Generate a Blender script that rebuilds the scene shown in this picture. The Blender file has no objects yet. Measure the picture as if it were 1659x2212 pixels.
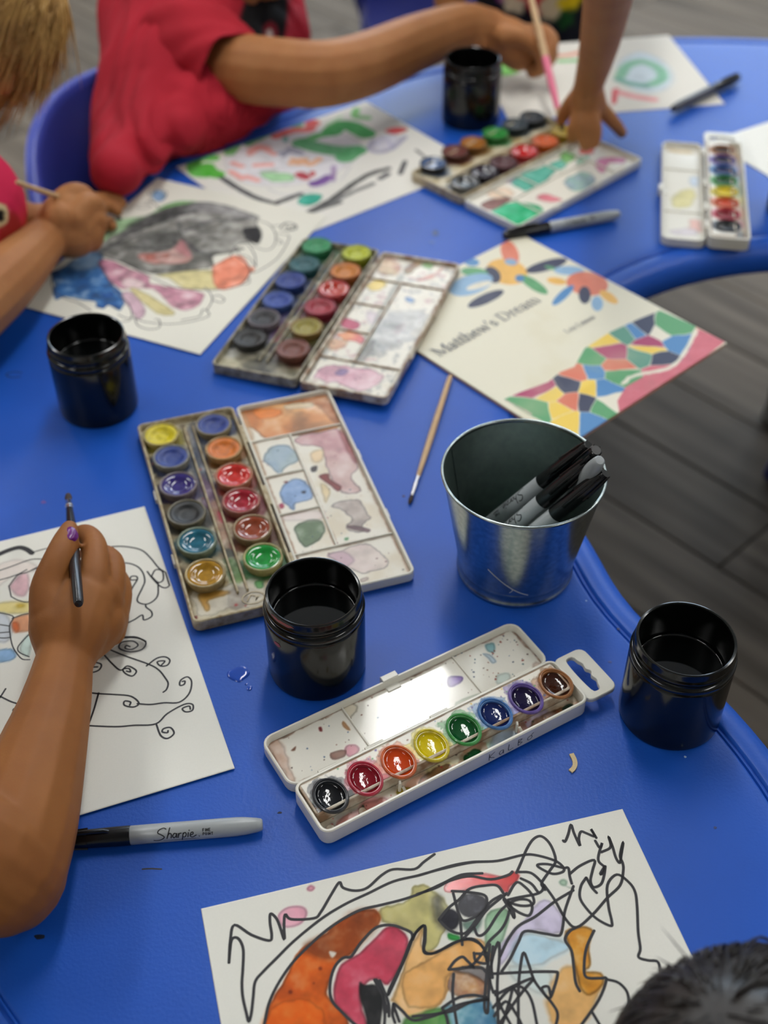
import bpy, bmesh, math, random
import numpy as np
from mathutils import Vector, Matrix, Quaternion

# ------------------------------------------------------------------ camera, world, exposure
scene = bpy.context.scene
COL = scene.collection
FPX, PITCH, ROLL, CAMH = 2707.26, 0.754274, -0.001871, 0.708765
FW, FH = 1659.0, 2212.0
_cp, _sp = math.cos(PITCH), math.sin(PITCH)
FWD = np.array([0, _cp, -_sp]); _r = np.array([1.0, 0, 0]); _u = np.cross(_r, FWD)
_cr, _sr = math.cos(ROLL), math.sin(ROLL)
RGT = _cr * _r + _sr * _u; UPV = -_sr * _r + _cr * _u
EYE = np.array([0, 0, CAMH])
cam = bpy.data.cameras.new('camera'); camo = bpy.data.objects.new('camera', cam); COL.objects.link(camo)
m = Matrix.Identity(4)
for i in range(3):
    m[i][0] = RGT[i]; m[i][1] = UPV[i]; m[i][2] = -FWD[i]; m[i][3] = EYE[i]
camo.matrix_world = m
cam.sensor_fit = 'VERTICAL'; cam.sensor_height = 36.0; cam.lens = FPX / FH * 36.0
cam.clip_start = 0.02; cam.clip_end = 50
cam.dof.use_dof = True; cam.dof.focus_distance = 0.835; cam.dof.aperture_fstop = 4.6
scene.camera = camo
scene.view_settings.view_transform = 'Standard'; scene.view_settings.look = 'None'
scene.view_settings.gamma = 1.0; scene.view_settings.use_curve_mapping = False
scene.view_settings.exposure = 0.0
world = bpy.data.worlds.new('world'); scene.world = world; world.use_nodes = True
world.node_tree.nodes['Background'].inputs[0].default_value = (0.8, 0.9, 1.0, 1)
world.node_tree.nodes['Background'].inputs[1].default_value = 1.0
LAMP_POWER = 21.5          # radiance of the ceiling light diffusers
WINDOW_POWER = 4.2        # radiance of daylight at the window behind the table
FLOOR_Z = -0.55; CEIL_Z = 1.95

# ------------------------------------------------------------------ helpers
def lin1(c):
    c = c / 255.0
    return c / 12.92 if c <= 0.04045 else ((c + 0.055) / 1.055) ** 2.4
def lin(c): return tuple(lin1(x) for x in c)
def nplin(a):
    a = np.clip(a, 0, 1)
    return np.where(a <= 0.04045, a / 12.92, ((a + 0.055) / 1.055) ** 2.4)
def U(px, py, z=0.0):
    d = (px - FW / 2) / FPX * RGT - (py - FH / 2) / FPX * UPV + FWD
    return EYE + (z - EYE[2]) / d[2] * d
def DP(px, py, depth):
    return EYE + depth * ((px - FW / 2) / FPX * RGT - (py - FH / 2) / FPX * UPV + FWD)
def cr(ox, oy, s, pts): return [(ox + x / s, oy + y / s) for x, y in pts]

def mat(name, rgb, rough=0.5, metal=0.0, spec=0.5, bump=None, var=None, coat=0.0, sss=0.0, trans=0.0, tint=None, emit=None, alpha=1.0):
    m = bpy.data.materials.new(name); m.use_nodes = True
    nt = m.node_tree; b = nt.nodes['Principled BSDF']
    c = lin(rgb)
    b.inputs['Base Color'].default_value = (*c, 1); b.inputs['Roughness'].default_value = rough
    b.inputs['Metallic'].default_value = metal; b.inputs['Specular IOR Level'].default_value = spec
    b.inputs['Coat Weight'].default_value = coat; b.inputs['Coat Roughness'].default_value = 0.08
    b.inputs['Transmission Weight'].default_value = trans
    if sss:
        b.inputs['Subsurface Weight'].default_value = sss; b.inputs['Subsurface Scale'].default_value = 0.004
        b.inputs['Subsurface Radius'].default_value = (1.0, 0.35, 0.2)
    if emit:
        b.inputs['Emission Color'].default_value = (*lin(emit[0]), 1); b.inputs['Emission Strength'].default_value = emit[1]
    tc = nt.nodes.new('ShaderNodeTexCoord')
    if var:
        sc, am, c2 = var
        n = nt.nodes.new('ShaderNodeTexNoise'); n.inputs['Scale'].default_value = sc; n.inputs['Detail'].default_value = 4
        nt.links.new(tc.outputs['Object'], n.inputs['Vector'])
        r = nt.nodes.new('ShaderNodeValToRGB'); r.color_ramp.elements[0].position = 0.5 - am; r.color_ramp.elements[1].position = 0.5 + am
        r.color_ramp.elements[0].color = (*c, 1); r.color_ramp.elements[1].color = (*lin(c2), 1)
        nt.links.new(n.outputs['Fac'], r.inputs['Fac']); nt.links.new(r.outputs['Color'], b.inputs['Base Color'])
    if bump:
        n = nt.nodes.new('ShaderNodeTexNoise'); n.inputs['Scale'].default_value = bump[0]; n.inputs['Detail'].default_value = 3
        nt.links.new(tc.outputs['Object'], n.inputs['Vector'])
        bp = nt.nodes.new('ShaderNodeBump'); bp.inputs['Strength'].default_value = bump[1]; bp.inputs['Distance'].default_value = bump[2] if len(bump) > 2 else 0.001
        nt.links.new(n.outputs['Fac'], bp.inputs['Height']); nt.links.new(bp.outputs['Normal'], b.inputs['Normal'])
    return m

def canvas_mat(name, rough=0.75, wet=0.12, grain=0.06, spec=0.4):
    m = bpy.data.materials.new(name); m.use_nodes = True
    nt = m.node_tree; b = nt.nodes['Principled BSDF']; b.inputs['Specular IOR Level'].default_value = spec
    a = nt.nodes.new('ShaderNodeVertexColor'); a.layer_name = 'Col'
    tc = nt.nodes.new('ShaderNodeTexCoord')
    n = nt.nodes.new('ShaderNodeTexNoise'); n.inputs['Scale'].default_value = 900; n.inputs['Detail'].default_value = 3
    nt.links.new(tc.outputs['Object'], n.inputs['Vector'])
    mr = nt.nodes.new('ShaderNodeMapRange'); mr.inputs['To Min'].default_value = 1 - grain; mr.inputs['To Max'].default_value = 1 + grain
    nt.links.new(n.outputs['Fac'], mr.inputs['Value'])
    mx = nt.nodes.new('ShaderNodeVectorMath'); mx.operation = 'SCALE'
    nt.links.new(a.outputs['Color'], mx.inputs[0]); nt.links.new(mr.outputs[0], mx.inputs['Scale'])
    nt.links.new(mx.outputs[0], b.inputs['Base Color'])
    rr_ = nt.nodes.new('ShaderNodeMapRange'); rr_.inputs['To Min'].default_value = rough; rr_.inputs['To Max'].default_value = wet
    nt.links.new(a.outputs['Alpha'], rr_.inputs['Value']); nt.links.new(rr_.outputs[0], b.inputs['Roughness'])
    return m

def tag(o, label, cat, group=None, kind=None):
    o['label'] = label; o['category'] = cat
    if group: o['group'] = group
    if kind: o['kind'] = kind
    return o
def thing(name, label, cat, loc=(0, 0, 0), rz=0.0, group=None):
    o = bpy.data.objects.new(name, None); COL.objects.link(o)
    o.location = loc; o.rotation_euler = (0, 0, rz); o.empty_display_size = 0.02
    return tag(o, label, cat, group)
def link(o, parent=None):
    COL.objects.link(o)
    if parent is not None: o.parent = parent
    return o

class MB:
    def __init__(s): s.v = []; s.f = []; s.mi = []; s.cur = 0
    def add(s, vs, fs):
        n = len(s.v); s.v.extend([tuple(float(c) for c in v) for v in vs])
        for f in fs: s.f.append([n + i for i in f]); s.mi.append(s.cur)
    def box(s, x0, x1, y0, y1, z0, z1):
        s.add([(x0, y0, z0), (x1, y0, z0), (x1, y1, z0), (x0, y1, z0), (x0, y0, z1), (x1, y0, z1), (x1, y1, z1), (x0, y1, z1)],
              [(3, 2, 1, 0), (4, 5, 6, 7), (0, 1, 5, 4), (1, 2, 6, 5), (2, 3, 7, 6), (3, 0, 4, 7)])
    def bar(s, x0, x1, y0, y1, z0, z1, b=0.0004):       # a box with a chamfered top
        s.loft([[(x0, y0, z0), (x1, y0, z0), (x1, y1, z0), (x0, y1, z0)], [(x0, y0, z1 - b), (x1, y0, z1 - b), (x1, y1, z1 - b), (x0, y1, z1 - b)],
                [(x0 + b, y0 + b, z1), (x1 - b, y0 + b, z1), (x1 - b, y1 - b, z1), (x0 + b, y1 - b, z1)]])
    def loft(s, rings, cap0=True, cap1=True):
        k = len(rings[0]); vs = [p for r in rings for p in r]; fs = []
        for i in range(len(rings) - 1):
            for j in range(k):
                a = i * k + j; b = i * k + (j + 1) % k
                fs.append((a, b, b + k, a + k))
        if cap0: fs.append(tuple(reversed(range(k))))
        if cap1: fs.append(tuple(range((len(rings) - 1) * k, len(rings) * k)))
        s.add(vs, fs)
    def lathe(s, prof, n=48, sx=1.0, sy=1.0, cx=0.0, cy=0.0, cap0=False, cap1=False):
        rings = [[(cx + r * sx * math.cos(2 * math.pi * j / n), cy + r * sy * math.sin(2 * math.pi * j / n), z) for j in range(n)] for r, z in prof]
        s.loft(rings, cap0, cap1)
    def tube(s, pts, rads, n=10, cap=True):
        rings = tube_rings(pts, rads, n); s.loft(rings, cap, cap)
    def ribbon(s, pts, w, zf=None, z=0.0002, cl=False):
        p = np.array(pts, float)
        if len(p) < 2: return
        t = np.gradient(p, axis=0); t /= (np.linalg.norm(t, axis=1)[:, None] + 1e-12)
        nrm = np.stack([-t[:, 1], t[:, 0]], 1)
        ww = (np.full(len(p), w) if np.isscalar(w) else np.interp(np.linspace(0, 1, len(p)), np.linspace(0, 1, len(w)), w)) / 2
        L = p + nrm * ww[:, None]; R = p - nrm * ww[:, None]
        L = np.concatenate([[p[0] - t[0] * ww[0] * 0.7], L, [p[-1] + t[-1] * ww[-1] * 0.7]]); R = np.concatenate([[p[0] - t[0] * ww[0] * 0.7], R, [p[-1] + t[-1] * ww[-1] * 0.7]])
        L[0] += nrm[0] * ww[0] * .5; R[0] -= nrm[0] * ww[0] * .5; L[-1] += nrm[-1] * ww[-1] * .5; R[-1] -= nrm[-1] * ww[-1] * .5
        vs = []
        for q in np.concatenate([L, R]): vs.append((q[0], q[1], z + (zf(q[0], q[1]) if zf else 0)))
        k = len(L); s.add(vs, [(i + k, i + 1 + k, i + 1, i) for i in range(k - 1)])
    def build(s, name, mats, parent=None, smooth=True, loc=None, sharp=None):
        me = bpy.data.meshes.new(name); me.from_pydata(s.v, [], s.f)
        if not isinstance(mats, (list, tuple)): mats = [mats]
        for mm in mats: me.materials.append(mm)
        if len(mats) > 1: me.polygons.foreach_set('material_index', s.mi)
        if smooth:
            me.polygons.foreach_set('use_smooth', [True] * len(s.f))
            me.update()
            try: me.set_sharp_from_angle(angle=math.radians(sharp or 40))
            except Exception: pass
        me.update()
        o = bpy.data.objects.new(name, me); link(o, parent)
        if loc is not None: o.location = loc
        return o

def tube_rings(pts, rads, n=10):
    P = np.array(pts, float); k = len(P); R = np.interp(np.linspace(0, 1, k), np.linspace(0, 1, len(rads)), rads)
    T = np.gradient(P, axis=0); T /= np.linalg.norm(T, axis=1)[:, None] + 1e-12
    ref = np.array([0, 0, 1.0]) if abs(T[0][2]) < 0.9 else np.array([1.0, 0, 0])
    a = np.cross(T[0], ref); a /= np.linalg.norm(a); rings = []
    for i in range(k):
        a = a - T[i] * (a @ T[i]); a /= np.linalg.norm(a) + 1e-12; b = np.cross(T[i], a)
        rings.append([tuple(P[i] + R[i] * (math.cos(2 * math.pi * j / n) * a + math.sin(2 * math.pi * j / n) * b)) for j in range(n)])
    return rings

def spline(pts, step=None, per=6, closed=False):
    P = np.array(pts, float); n = len(P)
    if n < 3: return P
    out = []
    for i in range(n if closed else n - 1):
        p0 = P[(i - 1) % n] if (closed or i > 0) else 2 * P[0] - P[1]
        p1 = P[i]; p2 = P[(i + 1) % n]
        p3 = P[(i + 2) % n] if (closed or i < n - 2) else 2 * P[-1] - P[-2]
        for t in np.arange(per) / per:
            out.append(0.5 * ((2 * p1) + (-p0 + p2) * t + (2 * p0 - 5 * p1 + 4 * p2 - p3) * t * t + (-p0 + 3 * p1 - 3 * p2 + p3) * t ** 3))
    if not closed: out.append(P[-1])
    return np.array(out)

def rrect(x0, x1, y0, y1, r, z, n=5):
    pts = []
    for cx, cy, a0 in ((x1 - r, y1 - r, 0), (x0 + r, y1 - r, 90), (x0 + r, y0 + r, 180), (x1 - r, y0 + r, 270)):
        for i in range(n + 1):
            a = math.radians(a0 + 90 * i / n); pts.append((cx + r * math.cos(a), cy + r * math.sin(a), z))
    return pts
def shell(mb, x0, x1, y0, y1, r, z0, z1, zf, t=0.002, e=0.0007):
    g = lambda i, z: rrect(x0 + i, x1 - i, y0 + i, y1 - i, max(r - i, 0.0006), z)
    mb.loft([g(e * 1.5, z0), g(0.2 * e, z0 + e), g(0, z0 + 2 * e), g(0, z1 - e), g(e, z1), g(t - e * .4, z1), g(t, z1 - e * .6), g(t + 0.0006, zf)])

class Frame:
    def __init__(s, x, y, ang): s.x, s.y, s.a = x, y, ang; s.c, s.s = math.cos(ang), math.sin(ang)
    def loc(s, p):
        dx, dy = p[0] - s.x, p[1] - s.y
        return (dx * s.c + dy * s.s, -dx * s.s + dy * s.c)
    def px(s, pts, z=0.0): return [s.loc(U(x, y, z)) for x, y in pts]

# ---- colour canvas: a dense sheet whose vertices carry the colour of the painting on it
_rng = np.random.default_rng(7)
class Canvas:
    def __init__(s, x0, x1, y0, y1, res, base):
        s.x0, s.y0 = x0, y0
        s.nx = int(round((x1 - x0) / res)) + 1; s.ny = int(round((y1 - y0) / res)) + 1
        s.xs = np.linspace(x0, x1, s.nx); s.ys = np.linspace(y0, y1, s.ny); s.res = res
        s.X, s.Y = np.meshgrid(s.xs, s.ys)
        s.c = np.ones((s.ny, s.nx, 3)) * np.array(base) / 255.0; s.w = np.zeros((s.ny, s.nx))
    def noise(s, sl, scale, seed=None, octv=3):
        rng = np.random.default_rng(seed) if seed is not None else _rng
        X, Y = s.X[sl], s.Y[sl]; out = np.zeros_like(X); amp = 1.0; tot = 0
        for o in range(octv):
            lat = rng.random((64, 64)); sc = scale / 2 ** o
            u = X / sc + rng.random() * 60; v = Y / sc + rng.random() * 60
            i = np.floor(u).astype(int); j = np.floor(v).astype(int); fu = u - i; fv = v - j
            fu = fu * fu * (3 - 2 * fu); fv = fv * fv * (3 - 2 * fv)
            g = lambda a, b: lat[a % 64, b % 64]
            out += amp * ((g(i, j) * (1 - fu) + g(i + 1, j) * fu) * (1 - fv) + (g(i, j + 1) * (1 - fu) + g(i + 1, j + 1) * fu) * fv)
            tot += amp; amp *= 0.55
        return out / tot * 2 - 1
    def win(s, P, mg):
        lo = P.min(0) - mg; hi = P.max(0) + mg
        i0 = max(0, int((lo[0] - s.x0) / s.res)); i1 = min(s.nx, int((hi[0] - s.x0) / s.res) + 2)
        j0 = max(0, int((lo[1] - s.y0) / s.res)); j1 = min(s.ny, int((hi[1] - s.y0) / s.res) + 2)
        if i1 <= i0 or j1 <= j0: return None
        return (slice(j0, j1), slice(i0, i1))
    def dist(s, sl, P, closed):
        X, Y = s.X[sl], s.Y[sl]; d = np.full(X.shape, 1e9); ins = np.zeros(X.shape, bool)
        n = len(P)
        for i in range(n if closed else n - 1):
            a = P[i]; b = P[(i + 1) % n]; e = b - a
            t = np.clip(((X - a[0]) * e[0] + (Y - a[1]) * e[1]) / (e @ e + 1e-15), 0, 1)
            d = np.minimum(d, (X - a[0] - t * e[0]) ** 2 + (Y - a[1] - t * e[1]) ** 2)
            if closed:
                cond = (a[1] > Y) != (b[1] > Y)
                ins ^= cond & (X < (b[0] - a[0]) * (Y - a[1]) / (b[1] - a[1] + 1e-15) + a[0])
        d = np.sqrt(d)
        return np.where(ins, -d, d) if closed else d
    def _lay(s, sl, sd, rgb, a, rough, ns, soft, edge, var, vs, wet, rgb2, streak=None):
        if rough: sd = sd + rough * s.noise(sl, ns)
        m = np.clip((soft - sd) / (2 * soft), 0, 1); m = m * m * (3 - 2 * m)
        c = np.ones(sd.shape + (3,)) * np.array(rgb) / 255.0
        if rgb2 is not None:
            t = np.clip(0.5 + 1.1 * s.noise(sl, vs * 2.2), 0, 1)[..., None]; c = c * (1 - t) + np.array(rgb2) / 255.0 * t
        if var:
            d = var * s.noise(sl, vs); c = np.clip(c * (1 + 0.55 * np.minimum(d, 0)[..., None]) + (1 - c) * (0.8 * np.maximum(d, 0))[..., None], 0, 1)
        if edge:
            e = edge * np.exp(-((sd + 0.0006) / 0.0009) ** 2); c = c * (1 - e[..., None])
        k = (m * a)[..., None]
        s.c[sl] = s.c[sl] * (1 - k) + c * k
        s.w[sl] = np.maximum(s.w[sl] * (1 - m), m * wet)
    def blob(s, pts, rgb, a=0.9, rough=0.0012, ns=0.010, soft=0.0007, edge=0.25, var=0.25, vs=0.010, wet=0.0, rgb2=None, sm=True):
        P = np.array(pts, float)[:, :2]
        if sm: P = spline(P, per=3, closed=True)
        sl = s.win(P, 0.004 + rough + soft)
        if sl is None: return
        s._lay(sl, s.dist(sl, P, True), rgb, a, rough, ns, soft, edge, var, vs, wet, rgb2)
    def stroke(s, pts, w, rgb, a=0.9, rough=0.0006, ns=0.006, soft=0.0006, edge=0.0, var=0.25, vs=0.006, wet=0.0, rgb2=None):
        P = np.array(pts, float)[:, :2]
        if len(P) > 2: P = spline(P, per=4)
        sl = s.win(P, w + 0.003)
        if sl is None: return
        s._lay(sl, s.dist(sl, P, False) - w / 2, rgb, a, rough, ns, soft, edge, var, vs, wet, rgb2)
    def dots(s, n, rgbs, r=(0.0004, 0.0014), area=None, seed=1, a=0.85):
        rg = random.Random(seed)
        x0, x1, y0, y1 = area or (s.xs[0], s.xs[-1], s.ys[0], s.ys[-1])
        for _ in range(n):
            x, y, q = rg.uniform(x0, x1), rg.uniform(y0, y1), rg.uniform(*r)
            P = [(x + q * math.cos(t) * rg.uniform(.7, 1.3), y + q * math.sin(t) * rg.uniform(.7, 1.3)) for t in (0, 1.2, 2.4, 3.6, 4.9)]
            s.blob(P, rg.choice(rgbs), a, rough=0.0001, soft=0.0004, edge=0.1, var=0.1)
    def wash(s, rgb, scale, thr=0.1, a=0.7, soft=0.25, area=None, seed=None):
        sl = (slice(None), slice(None))
        n = s.noise(sl, scale, seed, 4); m = np.clip((n - thr) / soft, 0, 1) * a
        if area:
            x0, x1, y0, y1, f = area
            m = m * np.clip((s.X - x0) / f, 0, 1) * np.clip((x1 - s.X) / f, 0, 1) * np.clip((s.Y - y0) / f, 0, 1) * np.clip((y1 - s.Y) / f, 0, 1)
        s.c = s.c * (1 - m[..., None]) + np.array(rgb) / 255.0 * m[..., None]
    def build(s, name, m, parent, z=0.0003, zf=None, thick=0.0003, wet_all=None):
        nx, ny = s.nx, s.ny; N = nx * ny
        Z = np.full((ny, nx), z) if zf is None else z + zf(s.X, s.Y)
        top = np.stack([s.X, s.Y, Z], -1).reshape(-1, 3)
        idx = np.arange(N).reshape(ny, nx)
        q = np.stack([idx[:-1, :-1], idx[:-1, 1:], idx[1:, 1:], idx[1:, :-1]], -1).reshape(-1, 4)
        bd = np.concatenate([idx[0, :-1], idx[:-1, -1], idx[-1, ::-1][:-1], idx[::-1, 0][:-1]]); k = len(bd)
        low = top[bd].copy(); low[:, 2] -= thick
        nb = np.arange(k); side = np.stack([bd, N + nb, N + (nb + 1) % k, bd[(nb + 1) % k]], -1)
        V = np.concatenate([top, low]); F = np.concatenate([q, side])
        me = bpy.data.meshes.new(name); nf = len(F)
        me.vertices.add(len(V)); me.vertices.foreach_set('co', V.ravel().astype(np.float32))
        bot = N + nb[::-1]
        flat = zf is None
        me.loops.add(nf * 4 + (k if flat else 0)); me.loops.foreach_set('vertex_index', (np.concatenate([F.ravel(), bot]) if flat else F.ravel()).astype(np.int32))
        me.polygons.add(nf + (1 if flat else 0))
        me.polygons.foreach_set('loop_start', (np.arange(nf + (1 if flat else 0)) * 4).astype(np.int32))
        me.update(calc_edges=True); me.validate()
        at = me.color_attributes.new('Col', 'FLOAT_COLOR', 'POINT')
        w = s.w if wet_all is None else np.maximum(s.w, wet_all)
        c = np.concatenate([nplin(s.c).reshape(-1, 3), w.reshape(-1, 1)], 1)
        c = np.concatenate([c, c[bd]]); at.data.foreach_set('color', c.astype(np.float32).ravel())
        me.materials.append(m)
        o = bpy.data.objects.new(name, me); link(o, parent); return o

# ---- smooth bodies: overlapping tapered limbs fused into one skin
def limb(mb, joints, n=14, per=5):
    P = np.array([j[:3] for j in joints], float); R = [j[3] for j in joints]
    if len(P) == 1: P = np.array([P[0], P[0] + [0, 0, 1e-4]]); R = [R[0], R[0]]
    Q = spline(np.c_[P, R], per=per) if len(P) > 2 else np.array([np.r_[P[0], R[0]] * (1 - t) + np.r_[P[1], R[1]] * t for t in np.linspace(0, 1, per)])
    pts = list(Q[:, :3]); rad = list(np.maximum(Q[:, 3], 0.002))
    d0 = pts[0] - pts[1]; d0 /= np.linalg.norm(d0); d1 = pts[-1] - pts[-2]; d1 /= np.linalg.norm(d1)
    a = []; b = []
    for th in (85, 60, 35, 15):
        s_, c_ = math.sin(math.radians(th)), math.cos(math.radians(th))
        a.append((pts[0] + d0 * rad[0] * s_, rad[0] * c_)); b.append((pts[-1] + d1 * rad[-1] * s_, rad[-1] * c_))
    pp = [x[0] for x in a] + pts + [x[0] for x in reversed(b)]; rr_ = [x[1] for x in a] + rad + [x[1] for x in reversed(b)]
    P = np.array(pp); T = np.gradient(P, axis=0); T /= np.linalg.norm(T, axis=1)[:, None] + 1e-12
    ref = np.array([0, 0, 1.0]) if abs(T[0][2]) < 0.9 else np.array([1.0, 0, 0])
    u = np.cross(T[0], ref); u /= np.linalg.norm(u); rings = []
    for i in range(len(P)):
        u = u - T[i] * (u @ T[i]); u /= np.linalg.norm(u) + 1e-12; v = np.cross(T[i], u)
        rings.append([tuple(P[i] + rr_[i] * (math.cos(2 * math.pi * j / n) * u + math.sin(2 * math.pi * j / n) * v)) for j in range(n)])
    mb.loft(rings)
def organic(name, limbs, m, parent, voxel=0.0025, smooth=5, disp=None, colorfn=None):
    mb = MB()
    for l in limbs: limb(mb, l)
    me = bpy.data.meshes.new('t'); me.from_pydata(mb.v, [], mb.f)
    o = bpy.data.objects.new('t', me); COL.objects.link(o)
    r = o.modifiers.new('r', 'REMESH'); r.mode = 'VOXEL'; r.voxel_size = voxel
    s_ = o.modifiers.new('s', 'SMOOTH'); s_.factor = 0.5; s_.iterations = smooth
    dg = bpy.context.evaluated_depsgraph_get(); ev = o.evaluated_get(dg)
    m2 = bpy.data.meshes.new_from_object(ev); bpy.data.objects.remove(o); m2.name = name
    n = len(m2.vertices); co = np.empty(n * 3, np.float32); m2.vertices.foreach_get('co', co); co = co.reshape(-1, 3)
    if disp is not None:
        nm = np.empty(n * 3, np.float32); m2.vertices.foreach_get('normal', nm); nm = nm.reshape(-1, 3)
        co = co + nm * disp(co)[:, None]; m2.vertices.foreach_set('co', co.astype(np.float32).ravel())
    if colorfn is not None:
        at = m2.color_attributes.new('Col', 'FLOAT_COLOR', 'POINT'); c = nplin(colorfn(co)); c = np.c_[c, np.zeros(n)]
        at.data.foreach_set('color', c.astype(np.float32).ravel())
    m2.materials.clear(); m2.materials.append(m)
    m2.polygons.foreach_set('use_smooth', [True] * len(m2.polygons)); m2.update()
    q = bpy.data.objects.new(name, m2); link(q, parent); return q

# ------------------------------------------------------------------ materials
M = {}
M['table'] = mat('blue_plastic', (23, 87, 194), 0.38, spec=0.3, bump=(420, 0.22, 0.0008), var=(9, 0.45, (23, 75, 166)))
M['tableedge'] = M['table']
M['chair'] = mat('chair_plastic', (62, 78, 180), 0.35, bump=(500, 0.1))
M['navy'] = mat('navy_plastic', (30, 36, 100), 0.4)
M['steel'] = mat('steel', (170, 172, 175), 0.3, metal=1.0)
M['white'] = mat('white_plastic', (226, 224, 214), 0.28, var=(60, 0.4, (214, 210, 196)))
M['whitedirty'] = mat('stained_white_plastic', (216, 208, 190), 0.35, var=(90, 0.12, (150, 118, 92)))
M['cream'] = mat('cream_plastic', (200, 190, 160), 0.4, var=(160, 0.2, (150, 128, 92)))
M['greyplastic'] = mat('dirty_cream_plastic', (178, 170, 146), 0.4, var=(120, 0.2, (100, 92, 76)))
M['black'] = mat('black_plastic', (7, 9, 8), 0.15, spec=0.5, bump=(60, 0.05), var=(60, 0.12, (16, 18, 16)))
M['blackin'] = mat('black_plastic_inside', (5, 6, 5), 0.3, spec=0.25, bump=(60, 0.3))
M['jarrim'] = mat('jar_rim_plastic', (40, 46, 40), 0.2, spec=0.6)
M['water'] = mat('dirty_water', (6, 8, 8), 0.03, spec=0.6)
M['capblack'] = mat('cap_black', (10, 10, 12), 0.25, spec=0.5)
M['mgrey'] = mat('marker_grey', (158, 163, 165), 0.32, spec=0.5)
M['ink'] = mat('black_ink', (22, 21, 28), 0.55)
M['inksoft'] = mat('grey_ink', (62, 60, 62), 0.6)
M['print'] = mat('print_black', (18, 18, 20), 0.5)
M['printgrey'] = mat('print_grey', (84, 88, 104), 0.6)
M['wood'] = mat('brush_wood', (206, 174, 132), 0.5, var=(60, 0.3, (184, 148, 104)), bump=(300, 0.1))
M['ferrule'] = mat('ferrule_metal', (200, 200, 204), 0.25, metal=1.0)
M['bristle'] = mat('bristle_hair', (52, 34, 30), 0.7, bump=(900, 0.6))
M['brushblack'] = mat('brush_black_lacquer', (22, 24, 30), 0.25)
M['galv'] = mat('galvanised_steel', (150, 162, 164), 0.24, metal=1.0, bump=(170, 0.10, 0.0006), var=(240, 0.15, (176, 186, 184)))
M['paper'] = canvas_mat('painted_paper', 0.8, 0.1, 0.03)
M['stain'] = canvas_mat('stained_plastic', 0.34, 0.08, 0.05, spec=0.5)
M['cover'] = canvas_mat('printed_cover', 0.42, 0.2, 0.02)
M['pages'] = mat('book_pages', (206, 186, 140), 0.8, bump=(700, 0.3))
M['skin'] = mat('skin_brown', (156, 100, 50), 0.58, spec=0.25, sss=0.10, var=(26, 0.35, (130, 78, 36)), bump=(700, 0.12, 0.0006))
M['skinlight'] = mat('skin_tan', (174, 120, 74), 0.58, spec=0.25, sss=0.10, var=(30, 0.35, (156, 100, 58)), bump=(700, 0.12, 0.0006))
M['nail'] = mat('purple_nail_polish', (120, 34, 130), 0.25, var=(500, 0.2, (96, 24, 110)))
M['hairblond'] = mat('blond_hair', (214, 172, 98), 0.4, var=(40, 0.25, (150, 108, 54)))
M['hairblack'] = mat('black_hair', (30, 26, 24), 0.38, var=(40, 0.2, (46, 40, 36)))
M['hairbrown'] = mat('brown_hair', (58, 40, 28), 0.45)
M['shirt'] = mat('red_cotton', (176, 37, 52), 0.85, spec=0.2, bump=(1400, 0.3, 0.0008), var=(30, 0.4, (166, 32, 46)))
M['cloth'] = canvas_mat('patterned_cotton', 0.85, 0.8, 0.08, spec=0.2)
M['plain'] = mat('dark_green_cotton', (52, 74, 70), 0.85)
M['eyewhite'] = mat('eye', (230, 226, 220), 0.2)
# ------------------------------------------------------------------ the room
def struct(o): o['kind'] = 'structure'; return o
M['wall'] = mat('painted_wall', (186, 183, 176), 0.9)
M['ceil'] = mat('ceiling_paint', (214, 213, 210), 0.95)
M['trimw'] = mat('window_trim', (230, 228, 220), 0.5)
def plank_mat():
    m = bpy.data.materials.new('grey_wood_plank'); m.use_nodes = True; nt = m.node_tree; b = nt.nodes['Principled BSDF']
    tc = nt.nodes.new('ShaderNodeTexCoord'); mp = nt.nodes.new('ShaderNodeMapping'); mp.inputs['Scale'].default_value = (2.2, 34, 1)
    oi = nt.nodes.new('ShaderNodeObjectInfo'); ad = nt.nodes.new('ShaderNodeVectorMath'); ad.operation = 'ADD'
    nt.links.new(tc.outputs['Object'], mp.inputs['Vector']); nt.links.new(mp.outputs[0], ad.inputs[0])
    sc = nt.nodes.new('ShaderNodeMath'); sc.operation = 'MULTIPLY'; sc.inputs[1].default_value = 40
    nt.links.new(oi.outputs['Random'], sc.inputs[0]); nt.links.new(sc.outputs[0], ad.inputs[1])
    n = nt.nodes.new('ShaderNodeTexNoise'); n.inputs['Scale'].default_value = 1.0; n.inputs['Detail'].default_value = 6
    nt.links.new(ad.outputs[0], n.inputs['Vector'])
    r = nt.nodes.new('ShaderNodeValToRGB'); r.color_ramp.elements[0].position = 0.3; r.color_ramp.elements[1].position = 0.7
    r.color_ramp.elements[0].color = (*lin((84, 75, 64)), 1); r.color_ramp.elements[1].color = (*lin((124, 113, 100)), 1)
    nt.links.new(n.outputs['Fac'], r.inputs['Fac'])
    mr = nt.nodes.new('ShaderNodeMapRange'); mr.inputs['To Min'].default_value = 0.72; mr.inputs['To Max'].default_value = 1.08
    nt.links.new(oi.outputs['Random'], mr.inputs['Value'])
    mx = nt.nodes.new('ShaderNodeVectorMath'); mx.operation = 'SCALE'
    nt.links.new(r.outputs[0], mx.inputs[0]); nt.links.new(mr.outputs[0], mx.inputs['Scale']); nt.links.new(mx.outputs[0], b.inputs['Base Color'])
    b.inputs['Roughness'].default_value = 0.6; b.inputs['Specular IOR Level'].default_value = 0.2
    return m
M['plank'] = plank_mat()
RX0, RX1, RY0, RY1 = -3.2, 3.4, -2.4, 4.8
mb = MB(); mb.box(RX0, RX1, RY0, RY1, FLOOR_Z - 0.06, FLOOR_Z - 0.006)
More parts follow.
